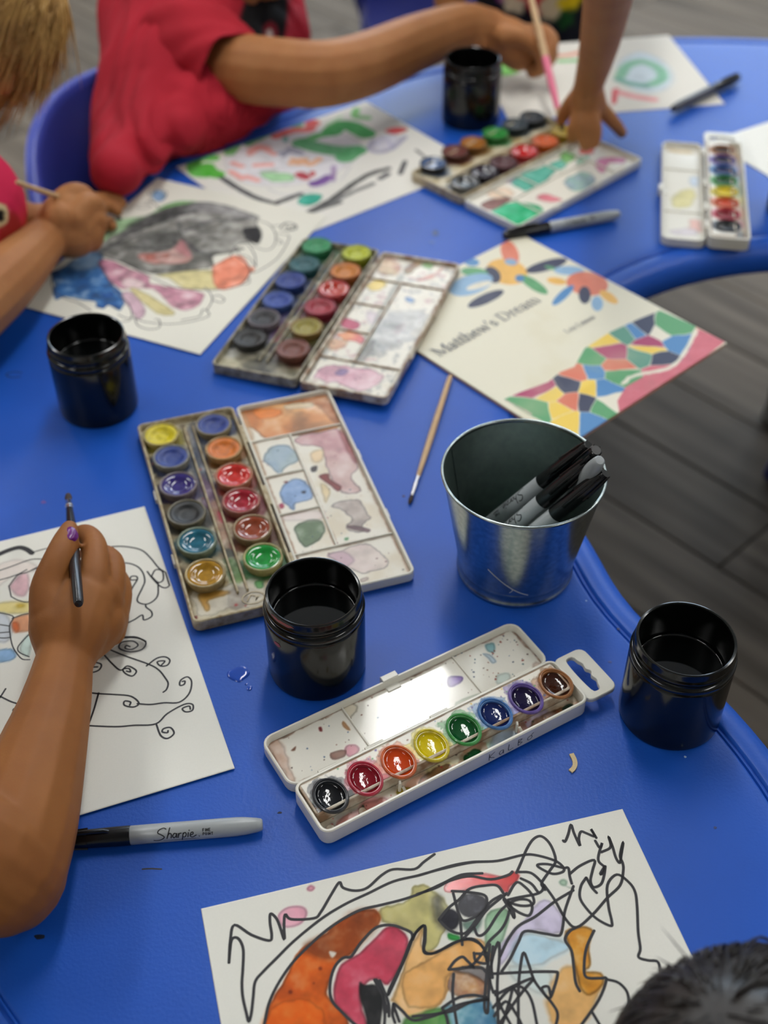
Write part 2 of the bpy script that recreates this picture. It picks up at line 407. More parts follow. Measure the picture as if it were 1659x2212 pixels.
floor = struct(mb.build('floor', M['plank'], smooth=False))
# floor boards: laid diagonally under the table, each one a piece
pm = MB(); PLW, PLL = 0.148, 1.2
pm.loft([[(-PLL/2, -PLW/2, -0.006), (PLL/2, -PLW/2, -0.006), (PLL/2, PLW/2, -0.006), (-PLL/2, PLW/2, -0.006)],
         [(-PLL/2, -PLW/2, -0.0015), (PLL/2, -PLW/2, -0.0015), (PLL/2, PLW/2, -0.0015), (-PLL/2, PLW/2, -0.0015)],
         [(-PLL/2 + .002, -PLW/2 + .002, 0), (PLL/2 - .002, -PLW/2 + .002, 0), (PLL/2 - .002, PLW/2 - .002, 0), (-PLL/2 + .002, PLW/2 - .002, 0)]])
p0 = pm.build('plank', M['plank'], floor, smooth=False)
pang = math.radians(-47); pc, ps = math.cos(pang), math.sin(pang); first = True
rg = random.Random(3)
for r in range(-16, 17):
    off = rg.uniform(0, PLL)
    for k in range(-3, 4):
        a, b = k * (PLL + 0.002) + off, r * (PLW + 0.002)
        x, y = 0.1 + a * pc - b * ps, 1.95 + a * ps + b * pc
        if not (-1.75 < x < 1.7 and 0.0 < y < 4.1): continue
        o = p0 if first else p0.copy()
        if not first: link(o, floor)
        first = False
        o.location = (x, y, FLOOR_Z); o.rotation_euler = (0, 0, pang)
def wall(name, x0, x1, y0, y1, z0=FLOOR_Z, z1=CEIL_Z + 0.05, m='wall'):
    b = MB(); b.box(x0, x1, y0, y1, z0, z1); return struct(b.build(name, M[m], smooth=False))
wall('wall_left', RX0 - 0.1, RX0, RY0, RY1); wall('wall_right', RX1, RX1 + 0.1, RY0, RY1)
wall('wall_front', RX0 - 0.1, RX1 + 0.1, RY0 - 0.1, RY0)
wall('ceiling', RX0 - 0.1, RX1 + 0.1, RY0 - 0.1, RY1 + 0.1, CEIL_Z, CEIL_Z + 0.08, 'ceil')
# back wall with a wide window opening
WX0, WX1, WZ0, WZ1 = -1.1, 2.3, 0.45, 1.85
b = MB()
b.box(RX0 - 0.1, WX0, RY1, RY1 + 0.1, FLOOR_Z, CEIL_Z); b.box(WX1, RX1 + 0.1, RY1, RY1 + 0.1, FLOOR_Z, CEIL_Z)
b.box(WX0, WX1, RY1, RY1 + 0.1, FLOOR_Z, WZ0); b.box(WX0, WX1, RY1, RY1 + 0.1, WZ1, CEIL_Z)
struct(b.build('wall_back', M['wall'], smooth=False))
b = MB(); t = 0.05
b.box(WX0, WX1, RY1 - .01, RY1 + .07, WZ0, WZ0 + t); b.box(WX0, WX1, RY1 - .01, RY1 + .07, WZ1 - t, WZ1)
for x in (WX0, (WX0 * 2 + WX1) / 3, (WX0 + 2 * WX1) / 3, WX1 - t): b.box(x, x + t, RY1 - .01, RY1 + .07, WZ0 + t, WZ1 - t)
win = struct(b.build('window_1', M['trimw'], smooth=False))
wl = bpy.data.lights.new('window_daylight', 'AREA'); wl.shape = 'RECTANGLE'; wl.size = WX1 - WX0 - 0.1; wl.size_y = WZ1 - WZ0 - 0.1
wl.energy = WINDOW_POWER * wl.size * wl.size_y * math.pi; wl.color = (0.62, 0.80, 1.0)
wo = bpy.data.objects.new('window_daylight', wl); COL.objects.link(wo); wo.location = ((WX0 + WX1) / 2, RY1 + 0.09, (WZ0 + WZ1) / 2); wo.rotation_euler = (math.radians(-90), 0, 0)
for nm, a in (('baseboard_left', (RX0, RX0 + .015, RY0, RY1)), ('baseboard_right', (RX1 - .015, RX1, RY0, RY1)), ('baseboard_back', (RX0, RX1, RY1 - .015, RY1))):
    b = MB(); b.box(*a, FLOOR_Z, FLOOR_Z + 0.1); struct(b.build(nm, M['trimw'], smooth=False))
# ceiling lights: long fluorescent fittings running away from the camera
M['lampglow'] = mat('lamp_diffuser', (255, 255, 255), 0.6, emit=((252, 252, 250), LAMP_POWER))
def ceiling_light(x, y, w, l, label):
    t = thing('ceiling_light', label, 'ceiling light', (x, y, CEIL_Z), 0, 'fluorescent ceiling fittings')
    b = MB(); b.loft([rrect(-w/2 - .03, w/2 + .03, -l/2 - .03, l/2 + .03, .01, z) for z in (0, -.02)]); b.build('housing', M['trimw'], t, smooth=False)
    b = MB(); b.loft([rrect(-w/2, w/2, -l/2, l/2, .01, -.021), rrect(-w/2, w/2, -l/2, l/2, .01, -.035), rrect(-w/2 + .012, w/2 - .012, -l/2 + .012, l/2 - .012, .01, -.042)]); b.build('diffuser', M['lampglow'], t, smooth=False)
LAMPS = [(0.075, 1.72), (-1.75, 1.72), (1.9, 1.72), (0.075, 3.9), (-1.75, 3.9), (1.9, 3.9), (-1.75, -0.75), (1.9, -0.75)]
for x, y in LAMPS:
    ceiling_light(x, y, 0.19, 1.22, 'long white fluorescent fitting on the ceiling above the room')

# ------------------------------------------------------------------ the table
TC = np.array([0.40, 0.877]); TR = 0.855
def arc(c, r, a0, a1, n): return [(c[0] + r * math.cos(math.radians(a)), c[1] + r * math.sin(math.radians(a))) for a in np.linspace(a0, a1, n)]
out = []
for th_ in np.linspace(-35, 252, 94):
    r_o = TR - .038 * math.exp(-((th_ - 128) / 28.0) ** 2)
    out.append((TC[0] + r_o * math.cos(math.radians(th_)), TC[1] + r_o * math.sin(math.radians(th_))))
endL = spline([out[-1], (0.20, 0.042), (0.275, 0.085), (0.305, 0.18), (0.308, 0.30), (0.300, 0.42), (0.281, 0.497), (0.2645, 0.5365), (0.2475, 0.5695), (0.1985, 0.645), (0.1740, 0.692)], per=5)[1:-1]
IC, IR = np.array([0.452, 0.858]), 0.309
inn = arc(IC, IR, 209, -22, 52)
endR = spline([inn[-1], (0.765, 0.65), (0.835, 0.51), (0.925, 0.405), (1.015, 0.362), out[0]], per=6)[1:-1]
outline = np.array(out + [tuple(p) for p in endL] + inn + [tuple(p) for p in endR])
def resample(P, n, closed=True):
    Q = np.vstack([P, P[:1]]) if closed else P
    d = np.r_[0, np.cumsum(np.linalg.norm(np.diff(Q, axis=0), axis=1))]
    t = np.linspace(0, d[-1], n + 1 if closed else n)[:n]
    return np.stack([np.interp(t, d, Q[:, 0]), np.interp(t, d, Q[:, 1])], 1)
outline = resample(outline, 420)
def inset(P, i):
    t = np.roll(P, -1, 0) - np.roll(P, 1, 0); t /= np.linalg.norm(t, axis=1)[:, None]
    return P + np.stack([-t[:, 1], t[:, 0]], 1) * i
for _ in range(6): outline = 0.5 * outline + 0.25 * (np.roll(outline, 1, 0) + np.roll(outline, -1, 0))
table = thing('activity_table', 'large blue plastic horseshoe table under all the paintings and paint boxes', 'table', (0, 0, FLOOR_Z))
tb = MB(); prof = [(0.055, -0.036), (0.010, -0.036), (0.003, -0.032), (0.0, -0.024), (0.001, -0.014), (0.005, -0.006), (0.011, -0.0015), (0.018, -0.0002), (0.0245, 0.0), (0.0262, -0.0004), (0.0272, -0.0022), (0.0282, -0.0022), (0.0292, -0.0004), (0.0302, -0.0004), (0.031, -0.0018), (0.032, -0.0004), (0.034, 0.0), (0.05, 0.0)]
tb.loft([[(p[0], p[1], z) for p in inset(outline, i)] for i, z in prof])
top = tb.build('tabletop', M['table'], table, sharp=50); top.location = (0, 0, -FLOOR_Z)
bm = bmesh.new(); bm.from_mesh(top.data); bmesh.ops.triangulate(bm, faces=[f for f in bm.faces if len(f.verts) > 4], ngon_method='EAR_CLIP'); bm.to_mesh(top.data); bm.free()
for x, y in ((-0.16, 0.36), (0.14, 0.20), (-0.30, 1.05), (0.20, 1.52), (0.62, 1.55), (1.05, 1.05), (0.98, 0.55)):
    b = MB(); b.lathe([(0.019, 0.012), (0.019, 0.50)], 20); b.lathe([(0.0, 0.0), (0.021, 0.0), (0.022, 0.014), (0.019, 0.02)], 20); b.lathe([(0.03, 0.5), (0.034, 0.513)], 20, cap0=True, cap1=True)
    b.build('leg', M['steel'], table, loc=(x, y, 0))
# small marks worn into the table top
def spot(pts, rgb, z=0.00012, rough=0.5, nm='stain'):
    b = MB(); q = spline(pts, per=4, closed=True); c = q.mean(0)
    b.loft([[(x, y, z) for x, y in q[:, :2]], [(c[0] + (x - c[0]) * .9, c[1] + (y - c[1]) * .9, z + .00006) for x, y in q[:, :2]]], cap0=False)
    key = 'stain%d_%d_%d' % rgb
    if key not in M: M[key] = mat('table_stain', rgb, rough)
    o = b.build(nm, M[key], table); o.location = (0, 0, -FLOOR_Z); return o
def pxblob(px, py, r, sx=1.0, sy=1.0, seed=0, z=0):
    c = U(px, py, z); g = random.Random(seed); return [(c[0] + r * sx * math.cos(a) * g.uniform(.7, 1.2), c[1] + r * sy * math.sin(a) * g.uniform(.7, 1.2)) for a in np.linspace(0, 2 * math.pi, 8)[:-1]]
spot(pxblob(86, 2024, .0030, 1.3, .6, 1), (18, 28, 50)); spot(pxblob(94, 1085, .0022, 1, 1, 2), (96, 66, 150))
spot(pxblob(940, 503, .0055, .8, 1.2, 3), (64, 84, 128)); spot(pxblob(934, 524, .0035, 1, 1, 4), (66, 98, 170))
spot(pxblob(604, 1756, .0012, 1.3, .7, 5), (14, 22, 56)); spot(pxblob(1480, 1635, .0009, 1, 1, 6), (170, 190, 220)); spot(pxblob(1266, 1298, .0009, 1, 1, 7), (140, 170, 225))
spot(pxblob(1318, 1430, .0016, 1, .8, 8), (40, 70, 150)); spot(pxblob(1336, 1359, .0012, 1, 1, 9), (20, 34, 92)); spot(pxblob(872, 1072, .0014, 1, 1, 10), (24, 34, 84)); spot(pxblob(1545, 1788, .0012, 1, 1, 12), (30, 50, 110))
b = MB()
for pts in (cr(0, 380, 2.37, [(112, 1008), (70, 1004), (38, 1012), (34, 1022), (60, 1032), (105, 1028)]), cr(0, 1720, 2.765, [(850, 436), (900, 433), (965, 436)])):
    b.ribbon(spline([U(*p)[:2] for p in pts]), 0.0011, z=0.00012)
o = b.build('pen_mark', M['ink'], table); o.location = (0, 0, -FLOOR_Z)
# spilled water drop
dw = thing('water_spill', 'small clear water spill on the blue table ', 'spill', tuple(U(516, 1457)))
dw['label'] = 'small spill of clear water on blue table left of the front dark jar'
M['clearwater'] = mat('clear_water', (40, 80, 180), 0.04, spec=0.6)
g = random.Random(5)
for nm, cx, cy, r, h in (('puddle', 0, 0, .0078, .0011), ('droplet', .0085, -.0125, .0024, .0007), ('droplet', .006, -.009, .0012, .0005)):
    q = spline([(cx + r * math.cos(a) * g.uniform(.75, 1.15), cy + r * math.sin(a) * g.uniform(.75, 1.1), 0) for a in np.linspace(0, 2 * math.pi, 10)[:-1]], per=4, closed=True); c = q.mean(0)
    b = MB(); b.loft([[tuple(c + (p - c) * k + np.array([0, 0, zz])) for p in q] for k, zz in ((1, .0001), (.93, h * .6), (.8, h * .9), (.5, h), (.1, h * 1.02))], cap0=False)
    b.build(nm, M['clearwater'], dw)
# little curved chip of pale wood
ch = MB(); q = spline([U(*p)[:2] for p in [(1234, 1630), (1240, 1642), (1242, 1652), (1239, 1661), (1232, 1668)]], per=4)
q0 = q - q.mean(0); t = np.gradient(q0, axis=0); t /= np.linalg.norm(t, axis=1)[:, None]; nn = np.stack([-t[:, 1], t[:, 0]], 1) * .0016
ch.loft([[(*(p + n_), z) for p, n_ in zip(q0, nn)] + [(*(p - n_), z) for p, n_ in reversed(list(zip(q0, nn)))] for z in (0.0, .0012)])
tag(ch.build('wood_chip', mat('pale_wood_chip', (206, 184, 140), 0.6, bump=(400, .3)), loc=(*q.mean(0), .0002)), 'tiny curved chip of pale wood lying on the blue table', 'wood chip')
M['chipdone'] = M['wood']

# ------------------------------------------------------------------ chairs
def chair(label, loc, rz, m, H=0.30, SH=0.30):
    t = thing('plastic_chair', label, 'chair', loc, rz)
    # barrel back: a curved shell open to the front (+y)
    b = MB(); n = 36; R = 0.185; th = 0.022; rings_o = []
    prof = [(0.0, SH - .05), (-.004, SH), (.004, SH + .12), (.012, SH + H - .03)]
    def ring(dr, z, tk, taper):
        o = []; i = []
        for k in range(n + 1):
            a = math.radians(-8 - 164 * k / n); drop = taper * (abs(k / n - .5) * 2) ** 2.6
            zz = z - drop
            o.append(((R + dr + tk) * math.cos(a), (R + dr + tk) * math.sin(a) * .86, zz)); i.append(((R + dr) * math.cos(a), (R + dr) * math.sin(a) * .86, zz))
        return o + i[::-1]
    b.loft([ring(-.03, SH - .06, th, 0), ring(-.01, SH, th, 0), ring(.0, SH + H * .5, th, .05), ring(.008, SH + H - .012, th, .12), ring(.012, SH + H - .002, th * .75, .12), ring(.015, SH + H, th * .4, .12)])
    b.build('backrest', m, t, sharp=60)
    b = MB(); b.loft([rrect(-R * .9, R * .9, -.14, .17, .06, SH - .03), rrect(-R * .96, R * .96, -.15, .18, .07, SH - .012), rrect(-R * .9, R * .9, -.14, .17, .06, SH), rrect(-R * .5, R * .5, -.08, .10, .05, SH - .008)]); b.build('seat', m, t)
    for sx in (-1, 1):
        for sy in (-1, 1):
            b = MB(); b.tube([(sx * .14, sy * .11 + .01, SH - .025), (sx * .15, sy * .125 + .01, .15), (sx * .17, sy * .15 + .01, .006)], (.02, .018, .015), 14)
            b.build('leg', m, t)
    return t
chair('blue plastic barrel-back chair behind the child in the red shirt', (-0.25, 1.492, FLOOR_Z), math.radians(-135), M['chair'], H=0.27, SH=0.28)
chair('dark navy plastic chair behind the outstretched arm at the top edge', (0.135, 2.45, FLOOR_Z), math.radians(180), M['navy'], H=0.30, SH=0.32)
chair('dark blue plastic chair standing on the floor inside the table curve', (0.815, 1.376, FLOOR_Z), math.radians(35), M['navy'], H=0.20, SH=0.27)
# ------------------------------------------------------------------ sheets of paper
def sheet(name, label, cat, F, w, h, res, paint, inks, zf=None, z=0.0, base=(226, 225, 216), group='paintings on the table'):
    t = thing(name, label, cat, (F.x, F.y, z), F.a, group)
    c = Canvas(0, w, 0, h, res, base); paint(c)
    c.build('sheet', M['paper'], t, z=0.00035, zf=zf, thick=0.0003)
    for nm, m, lines in inks:
        for wd, pts in lines:
            b = MB(); q = np.array(pts, float)[:, :2]
            q = spline(q, per=5) if len(q) > 2 else q
            q = q[(q[:, 0] > .0006) & (q[:, 0] < w - .0006) & (q[:, 1] > .0006) & (q[:, 1] < h - .0006)]
            if len(q) > 1: b.ribbon(q, wd, zf=zf, z=0.00047); b.build(nm, m, t, smooth=False)
    return t

# --- front painting
fang = 0.25775; fo = (-0.11345, 0.39635)
Ff = Frame(fo[0] + 0.2159 * math.sin(fang), fo[1] - 0.2159 * math.cos(fang), fang)      # origin at the near left corner
A1 = lambda p: Ff.px(cr(420, 1740, 2.676, p)); A2 = lambda p: Ff.px(cr(900, 1740, 2.186, p))
def paint_front(c):
    B = c.blob
    B(A1([(1070, 590), (1200, 560), (1260, 520), (1280, 470), (1350, 470), (1440, 540), (1480, 640), (1450, 720), (1420, 800), (1340, 840), (1330, 720), (1260, 735), (1180, 700), (1080, 680)]), (206, 198, 112), .85, rough=.0025, var=.5, vs=.012, rgb2=(190, 180, 110))
    B(A1([(1370, 540), (1420, 530), (1440, 600), (1530, 660), (1490, 730), (1410, 700), (1380, 620)]), (72, 72, 70), .75, soft=.004, rough=.002, var=.6)
    B(A1([(390, 1300), (440, 1150), (520, 1000), (570, 890), (650, 810), (760, 740), (850, 660), (960, 610), (1040, 600), (1075, 640), (1070, 690), (1000, 760), (930, 850), (860, 890), (820, 930), (790, 990), (760, 1080), (790, 1130), (870, 1210), (890, 1420), (380, 1420)]), (216, 92, 14), .96, rough=.0015, var=.45, vs=.009, rgb2=(196, 76, 10), edge=.3)
    B(A1([(640, 810), (780, 740), (870, 650), (970, 606), (1050, 606), (1072, 650), (1040, 720), (950, 820), (860, 880), (760, 890), (680, 860)]), (146, 66, 20), .85, soft=.004, rough=.002, var=.4, vs=.008, rgb2=(120, 54, 20))
    B(A1([(780, 845), (820, 855), (800, 882), (785, 870)]), (222, 220, 210), .95, rough=.0003, edge=0)
    B(A1([(430, 1180), (560, 1120), (700, 1150), (760, 1263), (740, 1400), (420, 1400)]), (228, 96, 6), .8, soft=.003, rough=.003, var=.3)
    for q in ((728, 945, 12), (555, 1080, 13), (690, 1030, 7)): B(A1([(q[0] + q[2] * math.cos(a), q[1] + q[2] * math.sin(a)) for a in (0, 1.2, 2.4, 3.7, 5)]), (150, 48, 8), .8, rough=.0002)
    B(A1([(1110, 708), (1180, 715), (1235, 770), (1225, 850), (1190, 930), (1120, 1040), (1060, 1010), (1000, 1030), (960, 1100), (975, 1180), (1000, 1263), (990, 1420), (960, 1420), (900, 1250), (830, 1170), (805, 1100), (815, 1000), (850, 920), (950, 860), (1030, 780)]), (200, 58, 84), .96, rough=.0008, var=.35, vs=.008, rgb2=(212, 76, 100), edge=.3)
    B(A1([(1150, 1100), (1260, 800), (1322, 715), (1345, 850), (1540, 785), (1680, 790), (1720, 900), (1560, 960), (1480, 1060), (1430, 1150), (1330, 1215), (1240, 1240), (1150, 1140)]), (238, 172, 92), .9, rough=.0018, var=.4, vs=.010, rgb2=(244, 190, 120), edge=.3)
    B(A1([(955, 1025), (985, 1040), (1050, 1040), (1085, 1090), (1090, 1180), (1075, 1263), (1080, 1420), (1000, 1420), (998, 1263), (975, 1180), (955, 1110)]), (26, 26, 28), .97, rough=.0006, var=.2)
    B(A2([(300, 640), (330, 700), (280, 780), (160, 800), (140, 860), (110, 940), (-40, 960), (-60, 800), (60, 720), (200, 650)]), (240, 178, 104), .85, rough=.0018, var=.4, edge=.25)
    B(A2([(215, 560), (270, 540), (310, 530), (290, 600), (230, 600)]), (88, 122, 108), .85, soft=.002, var=.5)
    B(A2([(330, 520), (400, 488), (437, 520), (410, 640), (340, 705), (316, 600)]), (146, 188, 148), .85, rough=.001, var=.5, rgb2=(116, 168, 126))
    B(A2([(105, 545), (150, 493), (200, 520), (190, 580), (150, 592)]), (42, 42, 52), .92, rough=.0008, var=.5, vs=.005)
    B(A2([(195, 470), (230, 422), (310, 436), (332, 470), (312, 512), (245, 534), (205, 510)]), (40, 40, 50), .95, rough=.0008, var=.6, vs=.005, wet=.5)
    B(A2([(150, 608), (205, 618), (202, 646), (150, 637)]), (28, 150, 52), .9, rough=.001)
    B(A2([(130, 395), (160, 360), (240, 330), (330, 325), (420, 340), (450, 316), (485, 335), (470, 372), (442, 390), (430, 418), (402, 410), (380, 385), (300, 388), (240, 405), (150, 416)]), (206, 22, 30), .97, rough=.0006, var=.3, wet=.9, rgb2=(220, 36, 40))
    B(A2([(410, 640), (480, 575), (580, 460), (640, 465), (690, 540), (684, 612), (520, 600), (430, 730), (385, 772), (392, 690)]), (206, 196, 226), .85, rough=.0015, var=.4, edge=.2)
    B(A2([(480, 620), (600, 615), (700, 650), (720, 680), (620, 740), (540, 762), (450, 740)]), (180, 216, 234), .85, soft=.003, var=.4)
    B(A2([(430, 760), (560, 770), (640, 800), (600, 900), (470, 840)]), (206, 226, 226), .7, soft=.004)
    B(A2([(660, 800), (740, 755), (800, 830), (885, 845), (862, 900), (780, 1040), (640, 1050), (612, 940)]), (232, 172, 92), .85, soft=.002, rough=.002, var=.4, edge=.15)
    B(A2([(705, 600), (780, 576), (836, 595), (815, 660), (822, 760), (800, 785), (868, 795), (882, 850), (820, 905), (770, 870), (740, 740), (715, 660)]), (200, 122, 20), .92, rough=.001, var=.4, vs=.006, rgb2=(216, 146, 40), edge=.4)
    B(A2([(175, 780), (230, 765), (330, 780), (335, 900), (200, 905), (145, 860)]), (112, 56, 12), .96, rough=.001, var=.6, vs=.006, rgb2=(176, 104, 14), wet=.7)
    B(A2([(180, 790), (235, 768), (335, 780), (335, 850), (300, 830), (240, 800)]), (38, 16, 6), .9, soft=.002, rough=.001, wet=.8)
    B(A2([(120, 960), (200, 940), (320, 915), (372, 990), (362, 1140), (110, 1140)]), (94, 158, 178), .92, rough=.001, var=.6, rgb2=(60, 120, 160), vs=.007)
    B(A2([(-60, 1010), (20, 985), (120, 965), (150, 1010), (160, 1140), (-80, 1140)]), (98, 158, 74), .9, soft=.0015, rough=.0015, var=.5, rgb2=(70, 140, 60))
    B(A1([(480, 640), (520, 595), (590, 580), (640, 595), (652, 635), (620, 685), (560, 708), (505, 700)]), (224, 142, 166), .9, rough=.0004, var=.25, rgb2=(232, 166, 186), wet=.6)
    B(A1([(650, 480), (673, 463), (697, 478), (680, 498), (656, 496)]), (222, 140, 164), .85, rough=.0003)
    B(A2([(668, 365), (690, 350), (712, 362), (705, 385), (680, 382)]), (150, 188, 158), .8, rough=.0005)
    B(A2([(700, 385), (735, 392), (728, 400)]), (196, 212, 190), .7, rough=.0004)
i1 = [[(200, 912), (205, 850), (215, 780), (240, 765), (265, 785), (283, 840), (280, 950), (275, 1030), (280, 1110), (300, 1200), (315, 1252), (330, 1200), (340, 1110), (352, 1020), (400, 960), (480, 880), (560, 800), (660, 715), (760, 640), (880, 570), (1000, 515), (1150, 445), (1300, 410), (1400, 380), (1500, 352), (1600, 335), (1680, 332)],
      [(200, 912), (208, 780), (232, 693), (330, 750), (430, 783), (447, 755), (437, 680), (440, 628), (470, 650), (490, 690), (520, 778), (518, 700), (525, 632), (560, 660), (690, 655), (730, 620), (790, 520), (838, 448), (860, 480), (930, 497), (1000, 480), (1080, 410), (1150, 375), (1270, 375), (1330, 330), (1430, 258)],
      [(390, 1320), (405, 1263), (430, 1150), (480, 1040), (560, 920), (650, 825), (750, 735), (850, 665), (960, 608), (1080, 580), (1220, 545), (1330, 505), (1440, 455), (1500, 425), (1560, 405), (1665, 400)],
      [(980, 1300), (920, 1263), (850, 1195), (800, 1140), (783, 1080), (790, 1000), (815, 930), (860, 885), (900, 880), (920, 860), (960, 800), (1030, 725), (1080, 700), (1140, 697), (1200, 715), (1258, 750), (1240, 830), (1190, 950), (1140, 1060), (1120, 1100)],
      [(1120, 1100), (1130, 1060), (1200, 920), (1260, 770), (1325, 700), (1330, 760), (1325, 850), (1370, 862), (1420, 845), (1500, 800), (1580, 780), (1640, 800), (1670, 830)],
      [(1050, 1010), (1080, 1060), (1100, 1200), (1095, 1300)], [(1070, 1015), (1120, 1140), (1125, 1225)], [(1040, 1010), (1090, 1110), (1115, 1200)], [(1185, 1255), (1165, 1200), (1150, 1150), (1200, 1190), (1260, 1245), (1350, 1230), (1430, 1205), (1500, 1190), (1600, 1140), (1700, 1125)], [(1150, 1150), (1145, 1210), (1160, 1262)]]
i2 = [[(0, 338), (120, 305), (260, 275), (380, 268), (500, 240), (560, 240), (650, 265), (690, 295), (690, 318), (640, 328), (580, 300), (572, 285), (620, 283), (690, 300), (715, 300), (722, 340), (732, 375)],
      [(0, 425), (90, 395), (160, 360), (250, 340), (350, 355), (430, 335), (452, 318)],
      [(470, 325), (490, 280), (520, 210), (550, 165), (585, 150), (620, 175), (645, 220), (655, 270), (630, 310), (590, 370), (598, 395)],
      [(690, 170), (700, 175), (715, 140), (728, 95), (742, 135), (770, 195), (765, 160), (775, 128), (800, 135), (840, 150), (822, 115), (848, 158)],
      [(842, 170), (865, 205), (875, 180), (858, 240), (860, 270), (885, 295), (880, 320), (866, 328), (888, 290)], [(870, 225), (915, 200), (905, 150), (925, 200), (940, 250), (958, 275), (965, 240), (975, 175), (960, 240), (972, 275), (975, 310), (960, 380), (900, 440), (830, 520), (755, 580), (705, 545), (650, 450), (600, 380)],
      [(720, 330), (770, 290), (838, 262), (830, 310), (820, 360), (835, 390), (870, 375), (885, 330), (890, 290)],
      [(800, 345), (775, 385), (770, 440), (800, 490), (850, 540), (915, 573), (920, 550), (905, 480), (900, 380), (945, 330), (1000, 365), (1030, 410), (1040, 480), (1045, 600), (1055, 680), (1047, 720), (1090, 735), (1140, 745), (1150, 820), (1158, 870), (1165, 930)],
      [(800, 345), (825, 390), (850, 418)], [(740, 385), (700, 500), (690, 570), (680, 612), (660, 620), (600, 610), (510, 600), (480, 650), (440, 730), (400, 790)],
      [(740, 405), (650, 460), (560, 530), (480, 575), (430, 640), (392, 720)], [(598, 390), (590, 410), (560, 425), (480, 440), (430, 452)],
      [(430, 430), (470, 370), (510, 390), (545, 430), (550, 470), (500, 480), (440, 465), (410, 440), (425, 420)], [(430, 470), (480, 450), (530, 455), (545, 490), (530, 525), (490, 515), (450, 490)], [(430, 460), (455, 500), (460, 538), (440, 500), (410, 450)],
      [(480, 320), (540, 325), (590, 370), (605, 405)], [(490, 350), (540, 375), (572, 415)], [(165, 410), (240, 415), (320, 430), (330, 470), (310, 510), (230, 550), (200, 520), (172, 420)],
      [(105, 545), (150, 490), (200, 450), (250, 400), (320, 385), (380, 385), (415, 430)], [(105, 545), (150, 590), (200, 610), (240, 600), (300, 520), (350, 460), (400, 430)], [(205, 540), (210, 600), (215, 665)],
      [(215, 640), (270, 580), (330, 500), (400, 440)], [(270, 580), (290, 620), (330, 600), (390, 510), (440, 470), (430, 530), (400, 590), (340, 650), (320, 700)],
      [(-20, 640), (0, 600), (38, 572), (40, 640), (35, 690), (70, 705), (130, 680), (200, 645), (260, 635), (300, 660), (325, 700), (330, 740)],
      [(150, 780), (180, 740), (215, 720), (240, 740), (272, 772)], [(150, 780), (200, 775), (260, 760), (320, 690)], [(270, 700), (280, 740), (330, 750), (320, 710), (280, 705)], [(215, 770), (300, 770), (325, 790)],
      [(345, 660), (335, 760), (325, 860), (320, 960), (335, 980), (340, 880), (355, 740), (385, 650), (390, 720), (380, 850), (385, 1040)], [(330, 700), (345, 830), (362, 890)], [(360, 670), (352, 760), (358, 820)],
      [(350, 800), (450, 795), (560, 790), (650, 790), (665, 800), (650, 860), (625, 915), (590, 870), (620, 860), (632, 900)],
      [(480, 1060), (480, 870), (490, 760), (505, 700), (530, 760), (560, 840), (640, 940), (665, 990), (655, 1050)], [(370, 900), (450, 860), (550, 820), (510, 870), (450, 950), (380, 1050)], [(360, 960), (430, 880), (490, 860), (540, 920), (570, 1050)],
      [(370, 880), (400, 960), (450, 1050)], [(400, 1050), (440, 920), (455, 870), (480, 900)], [(365, 1000), (420, 930), (470, 990), (500, 1050)],
      [(838, 595), (830, 610), (800, 680), (790, 760), (800, 815), (870, 820), (895, 825), (860, 920), (770, 1050)], [(755, 580), (720, 600), (700, 640), (730, 690), (740, 760), (750, 840), (770, 882)],
      [(895, 825), (950, 840), (990, 880), (1000, 930), (990, 970), (1030, 1020)], [(825, 975), (870, 1050)], [(120, 960), (190, 915), (260, 900), (330, 910)], [(-20, 1000), (110, 985), (200, 945), (300, 925), (340, 920)], [(175, 800), (170, 900), (190, 1040)], [(120, 960), (140, 1000), (150, 1050)]]
sheet('painting', 'watercolor painting with red, orange and pink blobs under wild looping black marker lines, in front', 'painting', Ff, 0.2794, 0.2159, 0.00072, paint_front,
      [('marker_line', M['ink'], [(0.00185, A1(p)) for p in i1] + [(0.00185, A2(p)) for p in i2])], zf=lambda x, y: 0.0006 * (1 + np.sin(x * 21 + 1) * np.cos(y * 17)))

